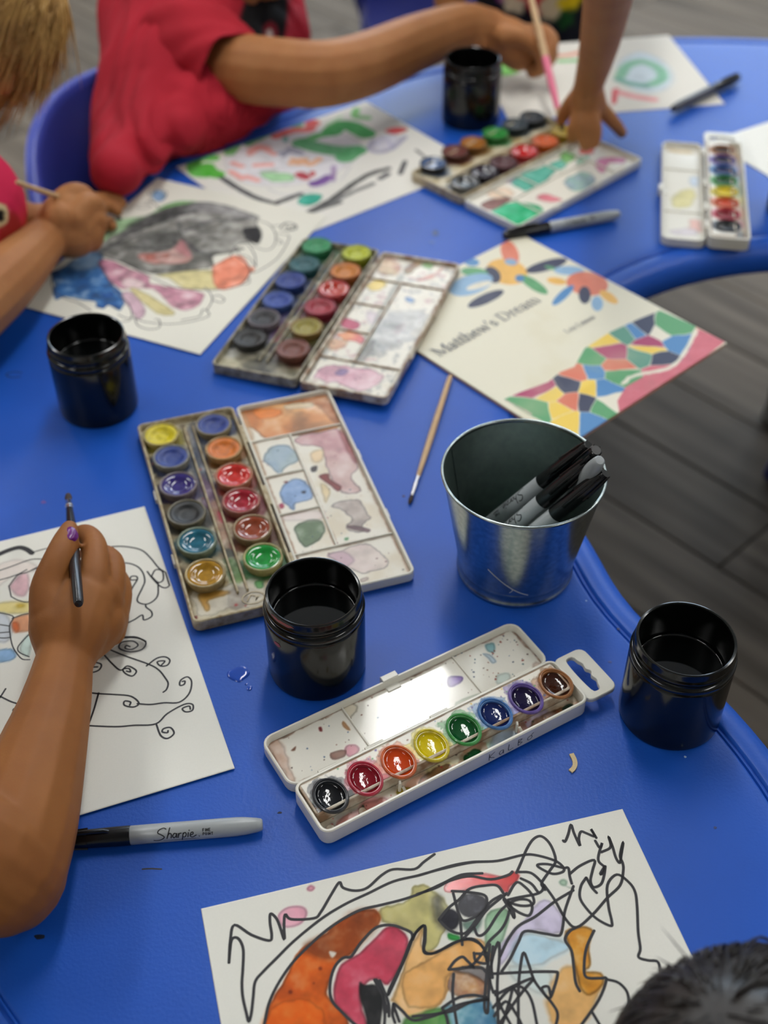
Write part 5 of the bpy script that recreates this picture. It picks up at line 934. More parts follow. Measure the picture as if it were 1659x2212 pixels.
# ------------------------------------------------------------------ oval-pan paint boxes (eight wells in a strip, long lid)
def strip_box(label, ox, oy, ang, L, wells, stain, lid_fn, writing=True, fine=True, group='long eight-colour paint boxes'):
    t = thing('paint_box', label, 'paint box', (ox, oy, 0.0), ang, group)
    Wb = .044
    b = MB(); shell(b, 0, L, 0, Wb, .007, .0022, .0165, .006, t=.0022); b.build('tray', M['white'], t)
    for x in (.006, L - .02): b = MB(); b.bar(x, x + .014, .003, Wb - .003, .0, .003); b.build('foot', M['white'], t)
    # lid lying open behind
    y0, y1 = Wb + .0016, Wb + .0016 + .0465
    b = MB(); shell(b, 0, L, y0, y1, .009, .0006, .0108, .0045, t=.002); b.build('lid', M['white'], t)
    for f in (.30, .735): b = MB(); b.bar(L * f - .0006, L * f + .0006, y0 + .002, y1 - .002, .0045, .0062); b.build('divider', M['white'], t)
    b = MB(); b.bar(L * .462, L * .462 + .0125, y1 - .0015, y1 + .0035, .0035, .0118); b.bar(L * .462 + .001, L * .462 + .0115, y1 - .007, y1 - .0005, .0045, .0058); b.build('clasp', M['white'], t)
    for f in (.13, .30, .545, .88):
        b = MB(); b.tube([(L * f - .007, Wb + .0009, .0138), (L * f + .007, Wb + .0009, .0138)], (.0017,), 10); b.build('hinge', M['white'], t)
    # raised strip of wells
    sx0, sx1, sy0, sy1, zs = .0035, L - .0045, .0150, Wb - .0026, .0172
    b = MB(); b.loft([rrect(sx0, sx1, sy0, sy1, .003, .006), rrect(sx0, sx1, sy0, sy1, .003, zs - .0012), rrect(sx0 + .0007, sx1 - .0007, sy0 + .0007, sy1 - .0007, .003, zs - .0006), rrect(sx0 + .0016, sx1 - .0016, sy0 + .0016, sy1 - .0016, .003, zs - .0006)], cap1=False); b.build('well_strip', M['whitedirty'], t)
    c = Canvas(sx0 + .0012, sx1 - .0012, sy0 + .0012, sy1 - .0012, .00055 if fine else .0012, (226, 222, 210)); stain(c, wells)
    def dip(X, Y):
        o = np.zeros_like(X)
        for w_ in wells: o = np.where(((X - w_[0]) / .0096) ** 2 + ((Y - w_[1]) / (.0096 * 1.24)) ** 2 < 1, -.006, o)
        return o
    c.build('strip_surface', M['stain'], t, z=zs - .0004, thick=.0004, zf=dip)
    c = Canvas(.0026, L - .0026, .0026, sy0 - .0002, .0006 if fine else .0012, (214, 206, 186))
    for x, y, rgb, rim, n in wells: c.blob([(x + .013 * math.cos(a), .008 + .006 * math.sin(a)) for a in np.linspace(0, 6.28, 8)[:-1]], tuple(int(70 + v * .7) for v in rim), .55, rough=.006, ns=.012, soft=.003, var=.7)
    c.wash((150, 92, 60), .016, .25, .6, .15)
    if fine:
        c.blob([(.012, .004), (.050, .004), (.048, .011), (.02, .012)], (206, 130, 120), .8, rough=.003, var=.6); c.blob([(.060, .005), (.066, .004), (.07, .008), (.062, .010)], (190, 166, 30), .9, rough=.002); c.blob([(.076, .004), (.10, .005), (.10, .012), (.08, .011)], (130, 84, 50), .8, rough=.003, var=.8)
        c.blob([(.112, .006), (.126, .005), (.124, .012), (.114, .012)], (24, 84, 44), .95, rough=.002, wet=.8); c.blob([(.165, .003), (.19, .003), (.2, .009), (.17, .011)], (112, 66, 30), .9, rough=.003, var=.8); c.blob([(.178, .004), (.186, .003), (.186, .007), (.18, .008)], (224, 190, 20), .9, rough=.001); c.blob([(.195, .007), (.203, .006), (.203, .010), (.196, .010)], (20, 56, 40), .95, rough=.0005)
    c.dots(40, [(80, 50, 36), (190, 60, 60), (30, 60, 40)], r=(.0003, .001), seed=6)
    c.build('brush_channel', M['stain'], t, z=.0068, thick=.0006)
    for x in (.062, .156):
        b = MB(); b.tube([(x, .0095, .0068), (x + .0006, .0100, .0145), (x + .0012, .0112, .0150)], (.0011, .0009), 10); b.tube([(x + .003, .0070, .0068), (x + .002, .0090, .0110)], (.0012, .0009), 10); b.build('brush_clip', M['white'], t)
    for x, y in ((.0085, .0075), (.033, .0080)):
        if fine: b = MB(); b.lathe([(.0028, .0068), (.0027, .0080), (.0020, .0084), (.0012, .0080), (.00001, .0079)], 20, cx=x, cy=y); b.build('peg', M['whitedirty'], t)
    for x, y, rgb, rim, n in wells:
        rk = 'wellrim%d_%d_%d' % rim
        if rk not in M: M[rk] = mat('stained_well_rim', rim, 0.3, var=(240, .25, tuple(int(v * .75) for v in rim)), coat=.3)
        b = MB(); e = 1.24; r = .0108
        b.lathe([(r * 1.06, zs - .0006), (r * 1.04, zs + .0008), (r * .98, zs + .0013), (r * .93, zs + .0011), (r * .90, zs + .0002), (r * .87, zs + .0002), (r * .84, zs - .0006), (r * .80, zs - .0030), (r * .74, zs - .0046)], 40, sy=e, cx=x, cy=y)
        p = b.build('paint_well', M[rk], t); p['label'] = n + ' paint well'
        wk = 'wet%d_%d_%d_%d' % (*rgb, fine)
        if wk not in M: M[wk] = mat('wet_paint', rgb, 0.06 if fine else .3, spec=0.5, bump=(110, .5, .001))
        b = MB(); zz = zs - .0012
        b.lathe([(r * .835, zz + .0004), (r * .80, zz - .0003), (r * .72, zz - .0010), (r * .5, zz - .0016), (r * .25, zz - .0018), (.00001, zz - .00185)], 40, sy=e, cx=x, cy=y)
        b.build('wet_paint', M[wk], p)
    c = Canvas(.0026, L - .0026, y0 + .0026, y1 - .0026, .0006 if fine else .0012, (226, 223, 212)); lid_fn(c)
    c.build('lid_surface', M['lidgloss'], t, z=.0048, thick=.0004)
    # hanging loop at the end: plate with a wavy slot
    n = 64; oc = []; ic = []; cx, cy = L + .0125, Wb / 2
    plate = resample(np.array(rrect(L - .0012, L + .0255, .0005, Wb - .0005, .006, 0))[:, :2], 200)
    slot = resample(spline([(L + .0075, .0085), (L + .0095, .006), (L + .0135, .0065), (L + .0150, .011), (L + .0165, .014), (L + .0155, .0185), (L + .0175, .022), (L + .0155, .0255), (L + .0165, .030), (L + .0150, .034), (L + .0140, .0385), (L + .0095, .039), (L + .0072, .036), (L + .0066, .022)], per=6, closed=True)[:, :2], 200)
    ctr = np.array([L + .0115, Wb / 2])
    def byang(P):
        a = np.unwrap(np.arctan2(P[:, 1] - ctr[1], P[:, 0] - ctr[0])); o = np.argsort(a % (2 * math.pi)); A = (a % (2 * math.pi))[o]; Q = P[o]
        g_ = np.linspace(0, 2 * math.pi, n, endpoint=False)
        return np.stack([np.interp(g_, A, Q[:, 0], period=2 * math.pi), np.interp(g_, A, Q[:, 1], period=2 * math.pi)], 1)
    po, so = byang(plate), byang(slot); b = MB(); k = n; z0, z1 = .0105, .0138
    sh = lambda P, f: ctr + (P - ctr) * f
    rings = [(po, z0), (po, z1 - .0006), (sh(po, .975), z1), (sh(so, 1.03), z1), (so, z1 - .0006), (so, z0)]
    vs = [(p[0], p[1], z) for P, z in rings for p in P]; fs = []
    for i in range(6):
        j = (i + 1) % 6
        for q_ in range(k): fs.append((i * k + q_, i * k + (q_ + 1) % k, j * k + (q_ + 1) % k, j * k + q_))
    b.add(vs, fs); b.build('hanging_loop', M['white'], t)
    if writing:
        b = MB(); em = .0085; x = L * .60; z0 = .0055
        let = {'K': [[(0, 0), (0, .8)], [(.5, .8), (.05, .42), (.5, .05)]], 'a': [[(.45, .45), (.2, .5), (.05, .25), (.2, .02), (.42, .2), (.45, .45), (.47, 0)]], 'L': [[(.05, .8), (.05, .03), (.5, .05)]], 'B': [[(.05, 0), (.05, .75)], [(.05, .75), (.4, .65), (.1, .4), (.45, .2), (.05, .02)]], 'o': [[(.4, .5), (.1, .4), (.08, .1), (.35, .05), (.5, .3), (.4, .5), (.6, .75)]]}
        for ch_ in 'KaLBo':
            for st in let[ch_]:
                q = spline(np.array(st), per=4) if len(st) > 2 else np.array(st)
                tmp = MB(); tmp.ribbon([(x + u * em, z0 + v * em) for u, v in q], .0005, z=0)
                b.add([(v[0], -.00012, v[1]) for v in tmp.v], [tuple(reversed(f)) for f in tmp.f])
            x += em * .92
        b.build('handwriting', M['ink'], t, smooth=False)
    return t
M['lidgloss'] = canvas_mat('glossy_lid', 0.10, 0.05, 0.02, spec=0.55)
KA = math.radians(30.7); FK = Frame(-0.0385, 0.438, KA); KL = .2117
KW = [(709, 1711, (14, 16, 20), (46, 48, 54), 'black'), (785, 1681, (120, 8, 26), (196, 50, 74), 'crimson'), (859, 1645, (190, 62, 8), (222, 110, 60), 'orange'), (931, 1611, (206, 184, 8), (226, 206, 60), 'yellow'), (1001, 1577, (6, 72, 30), (70, 160, 80), 'green'), (1071, 1546, (10, 28, 84), (70, 124, 190), 'blue'), (1137, 1508, (22, 12, 50), (106, 84, 166), 'violet'), (1206, 1482, (54, 22, 8), (176, 116, 66), 'brown')]
kw = [(*at(FK, x, y, .0172), c, r, n) for x, y, c, r, n in KW]
ym = float(np.mean([w[1] for w in kw])); x0_, x1_ = kw[0][0], kw[-1][0]
kw = [(x0_ + (x1_ - x0_) * i / 7, ym, *w[2:]) for i, w in enumerate(kw)]
def stain_k(c, wells):
    for i, (x, y, rgb, rim, n) in enumerate(wells):
        c.blob([(x + .0150 * math.cos(a) * (1 + .2 * math.sin(4 * a + i)), y + .0165 * math.sin(a)) for a in np.linspace(0, 6.28, 12)[:-1]], tuple(int(50 + v * .8) for v in rim), .65, rough=.006, ns=.006, soft=.0010, var=.8)
        c.blob([(x + .0125 * math.cos(a), y + .0150 * math.sin(a)) for a in np.linspace(0, 6.28, 12)[:-1]], rim, .85, rough=.0022, ns=.004, soft=.0005, var=.5)
    x = [w[0] for w in wells]
    c.blob([(x[0] + .008, c.ys[0]), (x[0] + .015, c.ys[0]), (x[0] + .014, c.ys[0] + .005), (x[0] + .009, c.ys[0] + .004)], (16, 16, 18), .9, rough=.001); c.blob([(x[5] - .006, c.ys[0]), (x[5] + .004, c.ys[0]), (x[5] + .002, c.ys[0] + .006), (x[5] - .005, c.ys[0] + .004)], (60, 110, 180), .9, rough=.002, soft=.0005)
    c.blob([(x[7] - .013, c.ys[0]), (x[7] + .013, c.ys[0]), (x[7] + .013, c.ys[0] + .008), (x[7] + .002, c.ys[0] + .003), (x[7] - .012, c.ys[0] + .004)], (150, 84, 44), .8, rough=.003, var=.8); c.blob([(x[1] - .010, c.ys[0]), (x[1] + .014, c.ys[0]), (x[1] + .013, c.ys[0] + .004), (x[1] - .006, c.ys[0] + .006)], (206, 60, 70), .8, rough=.002, var=.7)
    c.dots(120, [(40, 70, 140), (60, 150, 80), (120, 70, 50), (220, 180, 60), (90, 70, 150)], r=(.0002, .0008), seed=31)
def lid_k(c):
    X = lambda p: FK.px(cr(540, 1280, 2.0232, p), .0048); B = c.blob
    c.wash((204, 188, 166), .05, .25, .45, .3)
    for p_ in ([(.003, .05), (.003, .09)], [(.003, .0495), (.20, .0495)], [(.003, .0895), (.208, .0895)], [(.2085, .05), (.2085, .09)]): c.stroke(np.array([np.array(p_[0]) * (1 - t_) + np.array(p_[1]) * t_ for t_ in np.linspace(0, 1, 6)]), .002, (128, 92, 74), .7, rough=.0018, ns=.008, soft=.0008, var=.8)
    B(X([(860, 385), (880, 365), (925, 368), (928, 385), (895, 410), (868, 412)]), (120, 92, 170), .85, rough=.0012, var=.7); B(X([(1030, 230), (1065, 222), (1072, 262), (1040, 258)]), (110, 170, 180), .75, rough=.0015, soft=.001); B(X([(1010, 265), (1050, 268), (1080, 300), (1060, 312), (1040, 290)]), (170, 196, 216), .7, rough=.001); B(X([(1235, 250), (1268, 255), (1262, 280), (1245, 275)]), (96, 50, 40), .9, rough=.001)
    B(X([(1080, 360), (1130, 350), (1140, 385), (1080, 400)]), (176, 204, 200), .5, soft=.001); B(X([(1250, 300), (1320, 330), (1240, 345)]), (190, 150, 130), .6, rough=.002, soft=.001); B(X([(300, 590), (312, 588), (316, 606), (304, 606)]), (130, 40, 44), .9, rough=.0002); B(X([(180, 690), (200, 672), (196, 690)]), (120, 70, 50), .8, rough=.0004)
    B(X([(410, 560), (440, 600), (420, 600), (400, 575)]), (190, 130, 80), .8, rough=.0008); B(X([(420, 670), (460, 665), (480, 690), (440, 720), (415, 700)]), (214, 130, 150), .75, rough=.001, soft=.0006); B(X([(60, 620), (110, 600), (200, 810), (150, 800)]), (186, 140, 116), .6, rough=.003, soft=.0015, var=.8); B(X([(350, 700), (420, 690), (400, 720), (360, 730)]), (110, 60, 46), .7, rough=.0015, soft=.0005)
    B(X([(400, 500), (440, 470), (470, 520), (430, 560)]), (214, 200, 170), .6, rough=.002, soft=.001, edge=.4); B(X([(700, 410), (740, 395), (750, 430), (710, 440)]), (214, 204, 180), .6, rough=.001, edge=.5); B(X([(760, 430), (830, 395), (840, 410), (780, 450)]), (214, 204, 180), .5, rough=.001, edge=.5); B(X([(650, 470), (700, 450), (700, 470), (660, 490)]), (214, 204, 180), .5, rough=.001, edge=.5)
    B(X([(900, 480), (1000, 440), (1010, 460), (920, 500)]), (130, 150, 120), .5, rough=.001, soft=.001); B(X([(930, 240), (960, 225), (955, 240)]), (40, 40, 40), .8, rough=.001)
    c.dots(60, [(130, 80, 60), (90, 70, 60), (60, 90, 130)], r=(.0002, .0007), seed=8); c.dots(26, [(80, 90, 110), (150, 70, 60), (60, 100, 110)], r=(.0003, .001), area=(.158, .206, .05, .09), seed=18)
strip_box('long white paint box with eight wet oval wells and a hanging loop before the pail', FK.x, FK.y, KA, KL, kw, stain_k, lid_k)
# the same kind of box far right
WA = math.radians(80.5); FWb = Frame(0.3855, 1.152, WA); WL = .222
ww = [(.024 + .0247 * i, ym, *kw[i][2:]) for i in range(8)]
def lid_w(c):
    for p, rgb in (([(.08, .06), (.12, .055), (.11, .075), (.08, .08)], (216, 206, 130)), ([(.03, .05), (.05, .05), (.05, .06), (.035, .062)], (230, 170, 160)), ([(.02, .055), (.035, .06), (.03, .08), (.02, .08)], (206, 196, 206)), ([(.13, .05), (.15, .05), (.15, .06), (.13, .06)], (190, 210, 236)), ([(.205, .05), (.214, .06), (.214, .085), (.206, .08)], (206, 180, 130))): c.blob(p, rgb, .7, soft=.003, rough=.004)
def stain_w(c, wells):
    for x, y, rgb, rim, n in wells: c.blob([(x + .0135 * math.cos(a), y + .018 * math.sin(a)) for a in np.linspace(0, 6.28, 10)[:-1]], rim, .8, rough=.003, soft=.002)
strip_box('long white paint box with a rainbow of wells near the right edge', FWb.x, FWb.y, WA, WL, ww, stain_w, lid_w, writing=False, fine=False)

# ------------------------------------------------------------------ jars of dark rinse water
JB, JN, JH = .0355, .0333, .0776
def jar(label, x, y, wz=.050, rz=0.0, s=1.0):
    t = thing('water_jar', label, 'jar', (x, y, 0.0001), rz, 'dark plastic water jars')
    b = MB(); b.lathe([(.00001, .0006), (.0325, .0004), (.0345, .0), (.0352, .0012), (JB, .004), (JB, .0575), (.0351, .0592), (.0345, .0600)], 64); b.build('body', M['black'], t)
    b = MB(); b.lathe([(.0342, .0600), (.0350, .0606), (.0357, .0618), (.0357, .0640), (.0350, .0652), (.0336, .0658), (.0333, .0672), (.0336, .0682), (.0344, .0692), (.0344, .0703), (.0336, .0714), (.0333, .0722), (.0334, .0762), (.0331, .0773), (.0322, JH), (.0313, .0772), (.0310, .0760)], 64); nk = b.build('screw_neck', M['black'], t)
    b = MB(); b.lathe([(.0310, .0760), (.0308, .060), (.0308, .004), (.00001, .0036)], 64); b.build('inside', M['blackin'], t)
    b = MB(); b.lathe([(.0307, wz + .0016), (.0303, wz + .0006), (.0296, wz + .0001), (.028, wz), (.00001, wz)], 56); b.build('rinse_water', M['water'], t)
    return t
ja = jar('black plastic water jar in front, overlapping the corner of the middle paint box', -0.04891, 0.59243, .0520, 0.3)
jar('black plastic water jar at the right edge of the table beside the hanging loop', 0.20078, 0.54888, .0465, 1.2)
jar('black plastic water jar on the left, in front of the grey and blue painting', -0.25842, 0.89752, .0500, 2.2)
jar('dark water jar far back under the outstretched arm', 0.108, 1.4660, .050, 0.7)
M['jargreen'] = mat('grey_green_plastic', (64, 74, 62), 0.3)
jr = jar('dark jar cut off by the right edge beside the small white paint box', 0.4600, 1.240, .050, .4)
for c_ in jr.children:
    if c_.name.split('.')[0] in ('body', 'screw_neck'): c_.data = c_.data.copy(); c_.data.materials.clear(); c_.data.materials.append(M['jargreen'])
# dried red smear on the front jar's neck and pale scale low on the jars
def patch_on_jar(t, a0, a1, z0, z1, r, m, seed, nm='dried_paint'):
    g_ = random.Random(seed); b = MB(); n = 10; lo_ = []; hi = []
    for i in range(n + 1):
        a = a0 + (a1 - a0) * i / n; w_ = math.sin(math.pi * i / n) ** .5
        zc = (z0 + z1) / 2 + g_.uniform(-.1, .1) * (z1 - z0); h_ = (z1 - z0) / 2 * w_ * g_.uniform(.7, 1.1) + .0001
        lo_.append((r * math.cos(a), r * math.sin(a), zc - h_)); hi.append((r * math.cos(a), r * math.sin(a), zc + h_))
    b.add(lo_ + hi, [(i, i + 1, n + 1 + i + 1, n + 1 + i) for i in range(n)]); return b.build(nm, m, t)
M['redsmear'] = mat('dried_red_paint', (150, 62, 52), .4); M['scale'] = mat('dried_water_scale', (58, 66, 72), .7)
patch_on_jar(ja, math.radians(195), math.radians(232), .0726, .0758, .03352, M['redsmear'], 1)
patch_on_jar(ja, math.radians(203), math.radians(214), .049, .053, .0357, M['redsmear'], 2)

# ------------------------------------------------------------------ things that lie or lean along an axis
def place_axis(t, p0, p1, face=(0, 0, 1)):
    z = Vector(p1) - Vector(p0); L = z.length; z.normalize()
    x = Vector(face); x = x - z * x.dot(z); x.normalize(); y = z.cross(x)
    m_ = Matrix(((x.x, y.x, z.x, p0[0]), (x.y, y.y, z.y, p0[1]), (x.z, y.z, z.z, p0[2]), (0, 0, 0, 1)))
    t.matrix_world = m_; t.location = m_.to_translation(); t.rotation_euler = m_.to_euler(); return L
def wrap(tmp, r, ang0):         # flat lettering (x along the barrel, y round it) bent onto the barrel
    return [(r * math.cos(ang0 + v[1] / r), r * math.sin(ang0 + v[1] / r), v[0]) for v in tmp.v]
SCRIPT = [[(845, 127), (828, 118), (797, 130), (786, 150), (808, 163), (830, 180), (815, 198), (782, 208), (755, 204)], [(872, 118), (860, 158), (848, 196)], [(852, 178), (868, 158), (881, 166), (877, 193)], [(918, 164), (902, 160), (890, 178), (897, 193), (912, 180), (920, 160), (917, 193)], [(932, 162), (928, 193)], [(931, 178), (938, 163), (952, 161)], [(965, 160), (954, 217)], [(963, 168), (978, 158), (986, 172), (974, 191), (959, 187)], [(1002, 160), (996, 192)], [(1007, 143), (1008, 147)], [(1013, 180), (1034, 170), (1032, 158), (1018, 165), (1013, 186), (1030, 195), (1056, 180)], [(1075, 190), (1077, 193)]]
CAPS = {'F': [[(0, 0), (0, 1), (.6, 1)], [(0, .52), (.5, .52)]], 'I': [[(.15, 0), (.15, 1)]], 'N': [[(0, 0), (0, 1), (.6, 0), (.6, 1)]], 'E': [[(.6, 1), (0, 1), (0, 0), (.6, 0)], [(0, .52), (.5, .52)]], 'P': [[(0, 0), (0, 1), (.5, 1), (.6, .75), (.5, .5), (0, .5)]], 'O': [[(.3, 1), (.05, .8), (.05, .2), (.3, 0), (.6, .2), (.6, .8), (.3, 1)]], 'T': [[(.3, 0), (.3, 1)], [(0, 1), (.65, 1)]]}
def marker(label, p0, p1, face, ta=0.0, text=True, body='mgrey', group='permanent markers'):
    t = thing('permanent_marker', label, 'marker', (0, 0, 0), 0, group); place_axis(t, p0, p1, face)
    b = MB(); b.lathe([(.00001, 0), (.0030, .0002), (.0040, .0012), (.0046, .004), (.0056, .011), (.0060, .017), (.0061, .024), (.0061, .0845), (.0056, .0852)], 32); b.build('barrel', M[body], t)
    b = MB(); b.lathe([(.0054, .0848), (.0063, .0850), (.0064, .0862), (.0063, .096), (.0060, .112), (.0055, .122), (.0046, .131), (.0043, .1365), (.0036, .138), (.00001, .138)], 32)
    for a in np.linspace(0, 2 * math.pi, 7)[:-1]:
        b.tube([(.0060 * math.cos(a), .0060 * math.sin(a), .112), (.0049 * math.cos(a), .0049 * math.sin(a), .131), (.0040 * math.cos(a), .0040 * math.sin(a), .1378)], (.0011, .0009, .0006), 6)
    c_ = b.build('cap', M['capblack'], t)
    b = MB(); b.loft([rrect(-.0016, .0016, -.0009, .0009, .0006, 0)] * 1 + [[(x, y - .0001, 0) for x, y, z in rrect(-.0016, .0016, -.0009, .0009, .0006, 0)]])
    b = MB(); b.tube([(.0060, 0, .098), (.0072, 0, .101), (.0070, 0, .118), (.0062, 0, .132), (.0050, 0, .135)], (.0012, .0014, .0013, .0009), 8); b.build('clip', M['capblack'], c_)
    if text:
        sx = .0865 / 960.0; b = MB(); tmp = MB()
        X = lambda x, y: (.0845 - (x - 590) * sx, ((153 - (x - 590) * 18 / 960.0) - y) * sx * 1.02)
        for st in SCRIPT:
            q = np.array([X(*p) for p in st]); q = spline(q, per=5) if len(q) > 2 else np.linspace(q[0], q[1], 10); tmp.ribbon(q, .00072, z=0)
        tmp.ribbon([X(905, 216), X(1075, 210)], .00018, z=0); tmp.ribbon([X(820, 212), X(1050, 207)], .00022, z=0)
        for wd, y0 in (('FINE', 158), ('POINT', 186)):
            x = 1103
            for ch_ in wd:
                for st in CAPS[ch_]:
                    q = np.array([X(x + u * 17, y0 - v * 19) for u, v in st]); q = np.concatenate([np.linspace(q[i_], q[i_ + 1], 5) for i_ in range(len(q) - 1)]); q = q[np.r_[True, np.linalg.norm(np.diff(q, axis=0), axis=1) > 1e-9]]; tmp.ribbon(q, .00044, z=0)
                x += 9 if ch_ == 'I' else 17
        b.add(wrap(tmp, .00618, ta), tmp.f); b.build('lettering', M['print'], t, smooth=False)
    return t
r_ = .0062
pj, pe = U(275, 1805, r_), U(568, 1781, r_); d = (pj - pe) / np.linalg.norm(pj - pe); L_ = .138
fm = marker('grey and black permanent marker lying in front beside the child\'s elbow', tuple(pe + np.array([0, 0, .0])), tuple(pe + d * L_), (0, 0, 1), ta=math.radians(-32))
pj, pe = U(1190, 490, r_), U(1338, 462, r_); d = (pj - pe) / np.linalg.norm(pj - pe)
marker('marker lying between the far paint box and the picture book', tuple(pe), tuple(pe + d * L_), (0, 0, 1), ta=math.radians(-30))
pa, pb = U(1452, 236, r_ + .002), U(1597, 165, r_ + .002); d = (pb - pa) / np.linalg.norm(pb - pa)
M['mdark'] = mat('dark_marker_barrel', (66, 66, 74), .35)
marker('dark marker lying across the far painting\'s corner at the upper right', tuple(pa), tuple(pa + d * L_), (0, 0, 1), text=False, body='mdark')

def brush(label, p0, p1, hand='wood', L=None, r=.0029, tipl=.010, ferl=.024, band=None, ferm='ferrule'):
    t = thing('paint_brush', label, 'paintbrush', (0, 0, 0), 0, 'paintbrushes'); L = place_axis(t, p0, p1)
    hl = L - tipl - ferl; b = MB()
    b.lathe([(.00001, 0), (r * .62, .0004), (r * .80, .003), (r * .95, hl * .35), (r, hl * .62), (r * .9, hl * .8), (r * .62, hl)], 20); b.build('handle', M[hand], t)
    b = MB(); b.lathe([(r * .66, hl - .001), (r * .66, hl + ferl * .3), (r * .72, hl + ferl * .32), (r * .66, hl + ferl * .36), (r * .52, hl + ferl)], 20); b.build('ferrule', M[ferm], t)
    if band: b = MB(); b.lathe([(r * .98, hl * band[0]), (r * 1.04, hl * band[0] + .001), (r * 1.0, hl * .85), (r * .74, hl + .0005)], 20); b.build('grip', M[band[1]], t)
    b = MB(); b.lathe([(r * .5, L - tipl - .001), (r * .66, L - tipl * .6), (r * .5, L - tipl * .25), (r * .06, L)], 16); b.build('bristles', M['bristle'], t)
    return t
p0, p1 = U(973, 812, .003), U(884, 1089, .0022)
brush('slim natural wood paintbrush lying on the blue table between paint box and pail', tuple(p0), tuple(p1))

# ------------------------------------------------------------------ the metal pail of markers
PX, PY, PR, PH, PB = 0.10284, 0.69169, .06117, .10069, .04498
pail = thing('metal_pail', 'small tapered galvanised metal pail holding black-capped markers', 'pail', (PX, PY, .0001), math.radians(0))
b = MB(); b.lathe([(.0446, .0), (.0454, .0006), (.0458, .0022), (.0454, .0036), (.0446, .0044), (.0446, .0095), (.0452, .0106), (.0455, .0118), (.0452, .0130), (.0450, .0138), (.0596, .0978)], 96); b.build('wall', M['galv'], pail, sharp=70)
M['galvin'] = mat('galvanised_inside', (140, 156, 152), 0.42, metal=1.0, bump=(120, .08, .0006), var=(160, .2, (152, 168, 162)))
b = MB(); b.lathe([(.0590, .0978), (.0440, .0098), (.0438, .0080), (.00001, .0078)], 96); b.build('lining', M['galvin'], pail, sharp=70)
b = MB(); R_ = .0010
b.lathe([(PR - .0012 + R_ * 1.25 * math.cos(a), PH - .0014 + R_ * 1.4 * math.sin(a)) for a in np.linspace(-math.pi * .75, math.pi * 1.25, 14)], 96); b.build('rolled_rim', M['galv'], pail, sharp=70)
b = MB(); a0 = math.radians(152); 
b.add([(r2 * math.cos(a0 + s_), r2 * math.sin(a0 + s_), z) for r2, z in ((.0588, .0972), (.0438, .0105)) for s_ in (-.013, .013)], [(0, 1, 3, 2)]); b.build('seam', M['galv'], pail)
b = MB(); tmp = MB(); tmp.ribbon(spline([(-.020, .040), (-.006, .027), (.004, .019), (.012, .0145)], per=6), .0008, z=0); tmp.ribbon(spline([(-.004, .026), (.0, .021), (-.002, .017)], per=5), .0004, z=0)
vs = []
for v in tmp.v:
    zz = v[1]; rr2 = .0450 + (zz - .0138) / .084 * .0146 + .00012; a = math.radians(-98) + v[0] / rr2; vs.append((rr2 * math.cos(a), rr2 * math.sin(a), zz))
b.add(vs, tmp.f); b.build('scratch', M['white'], pail, smooth=False)
def in_pail(tip, low, rf, label, face=(0, -.6, .8), flip=False, zb=.0135, back=False, **k):
    # foot on the pail floor, cap leaning on the rim
    B_ = None
    for s_ in np.linspace(0.6, 3.0, 1200):
        px = (tip[0] + (low[0] - tip[0]) * s_, tip[1] + (low[1] - tip[1]) * s_); Q = U(*px, zb); r = np.hypot(Q[0] - PX, Q[1] - PY)
        if r <= rf and not (back and B_ is not None): B_ = Q
    zs_ = np.linspace(.07, .15, 1600); T = min((U(*tip, z) for z in zs_), key=lambda q: abs(np.linalg.norm(q - B_) - L_))
    return marker(label, tuple(T) if flip else tuple(B_), tuple(B_) if flip else tuple(T), face, **k)
in_pail((1272, 962), (1070, 1122), .0370, 'marker in the pail nearest its far rim, black cap up', ta=math.radians(-10))
in_pail((1276, 994), (1130, 1118), .0365, 'middle marker in the pail with part of its script showing', ta=math.radians(-20))
in_pail((1308, 1022), (1184, 1124), .0365, 'marker in the pail resting lowest against the right rim', ta=math.radians(60))
in_pail((1288, 972), (1190, 1075), .0300, 'marker in the pail mostly hidden behind the other black caps', text=False, back=True)
in_pail((1296, 994), (1222, 1085), .0300, 'marker standing upside down in the pail, grey end up', flip=True, text=False, back=True)
# ------------------------------------------------------------------ people
def J(px, py, z, r): return (*U(px, py, z), r)
def JD(px, py, d, r): return (*DP(px, py, d), r)
def vec(*a): return np.array(a, float)
def nrm(v): v = np.array(v, float); return v / np.linalg.norm(v)
def head_limbs(c, f, up, s=1.0):
    c = np.array(c, float); f = nrm(f); up = nrm(np.array(up) - f * np.dot(up, f)); l = np.cross(up, f)
    P = lambda a, b, d, r: (*(c + s * (a * f + b * up + d * l)), r * s)
    L = [[P(-.018, .012, 0, .076), P(.016, .012, 0, .072)], [P(.0, .0, .012, .068), P(.0, .0, -.012, .068)], [P(.030, -.030, 0, .050), P(.045, -.066, 0, .028)], [P(.020, -.045, .022, .036), P(.035, -.060, .010, .026)], [P(.020, -.045, -.022, .036), P(.035, -.060, -.010, .026)],
         [P(.078, .006, 0, .007), P(.088, -.012, 0, .0085), P(.093, -.022, 0, .0105)], [P(.083, -.024, .008, .0065)], [P(.083, -.024, -.008, .0065)], [P(.072, -.045, .012, .0065), P(.078, -.045, 0, .0075), P(.072, -.045, -.012, .0065)], [P(.070, -.053, .010, .0068), P(.075, -.054, 0, .0078), P(.070, -.053, -.010, .0068)],
         [P(.058, -.028, .032, .024)], [P(.058, -.028, -.032, .024)], [P(-.008, -.010, .074, .010), P(-.004, .012, .077, .010), P(-.006, -.022, .072, .008)], [P(-.008, -.010, -.074, .010), P(-.004, .012, -.077, .010), P(-.006, -.022, -.072, .008)],
         [P(-.022, -.05, 0, .040), P(-.030, -.11, 0, .036)]]
    return L, P
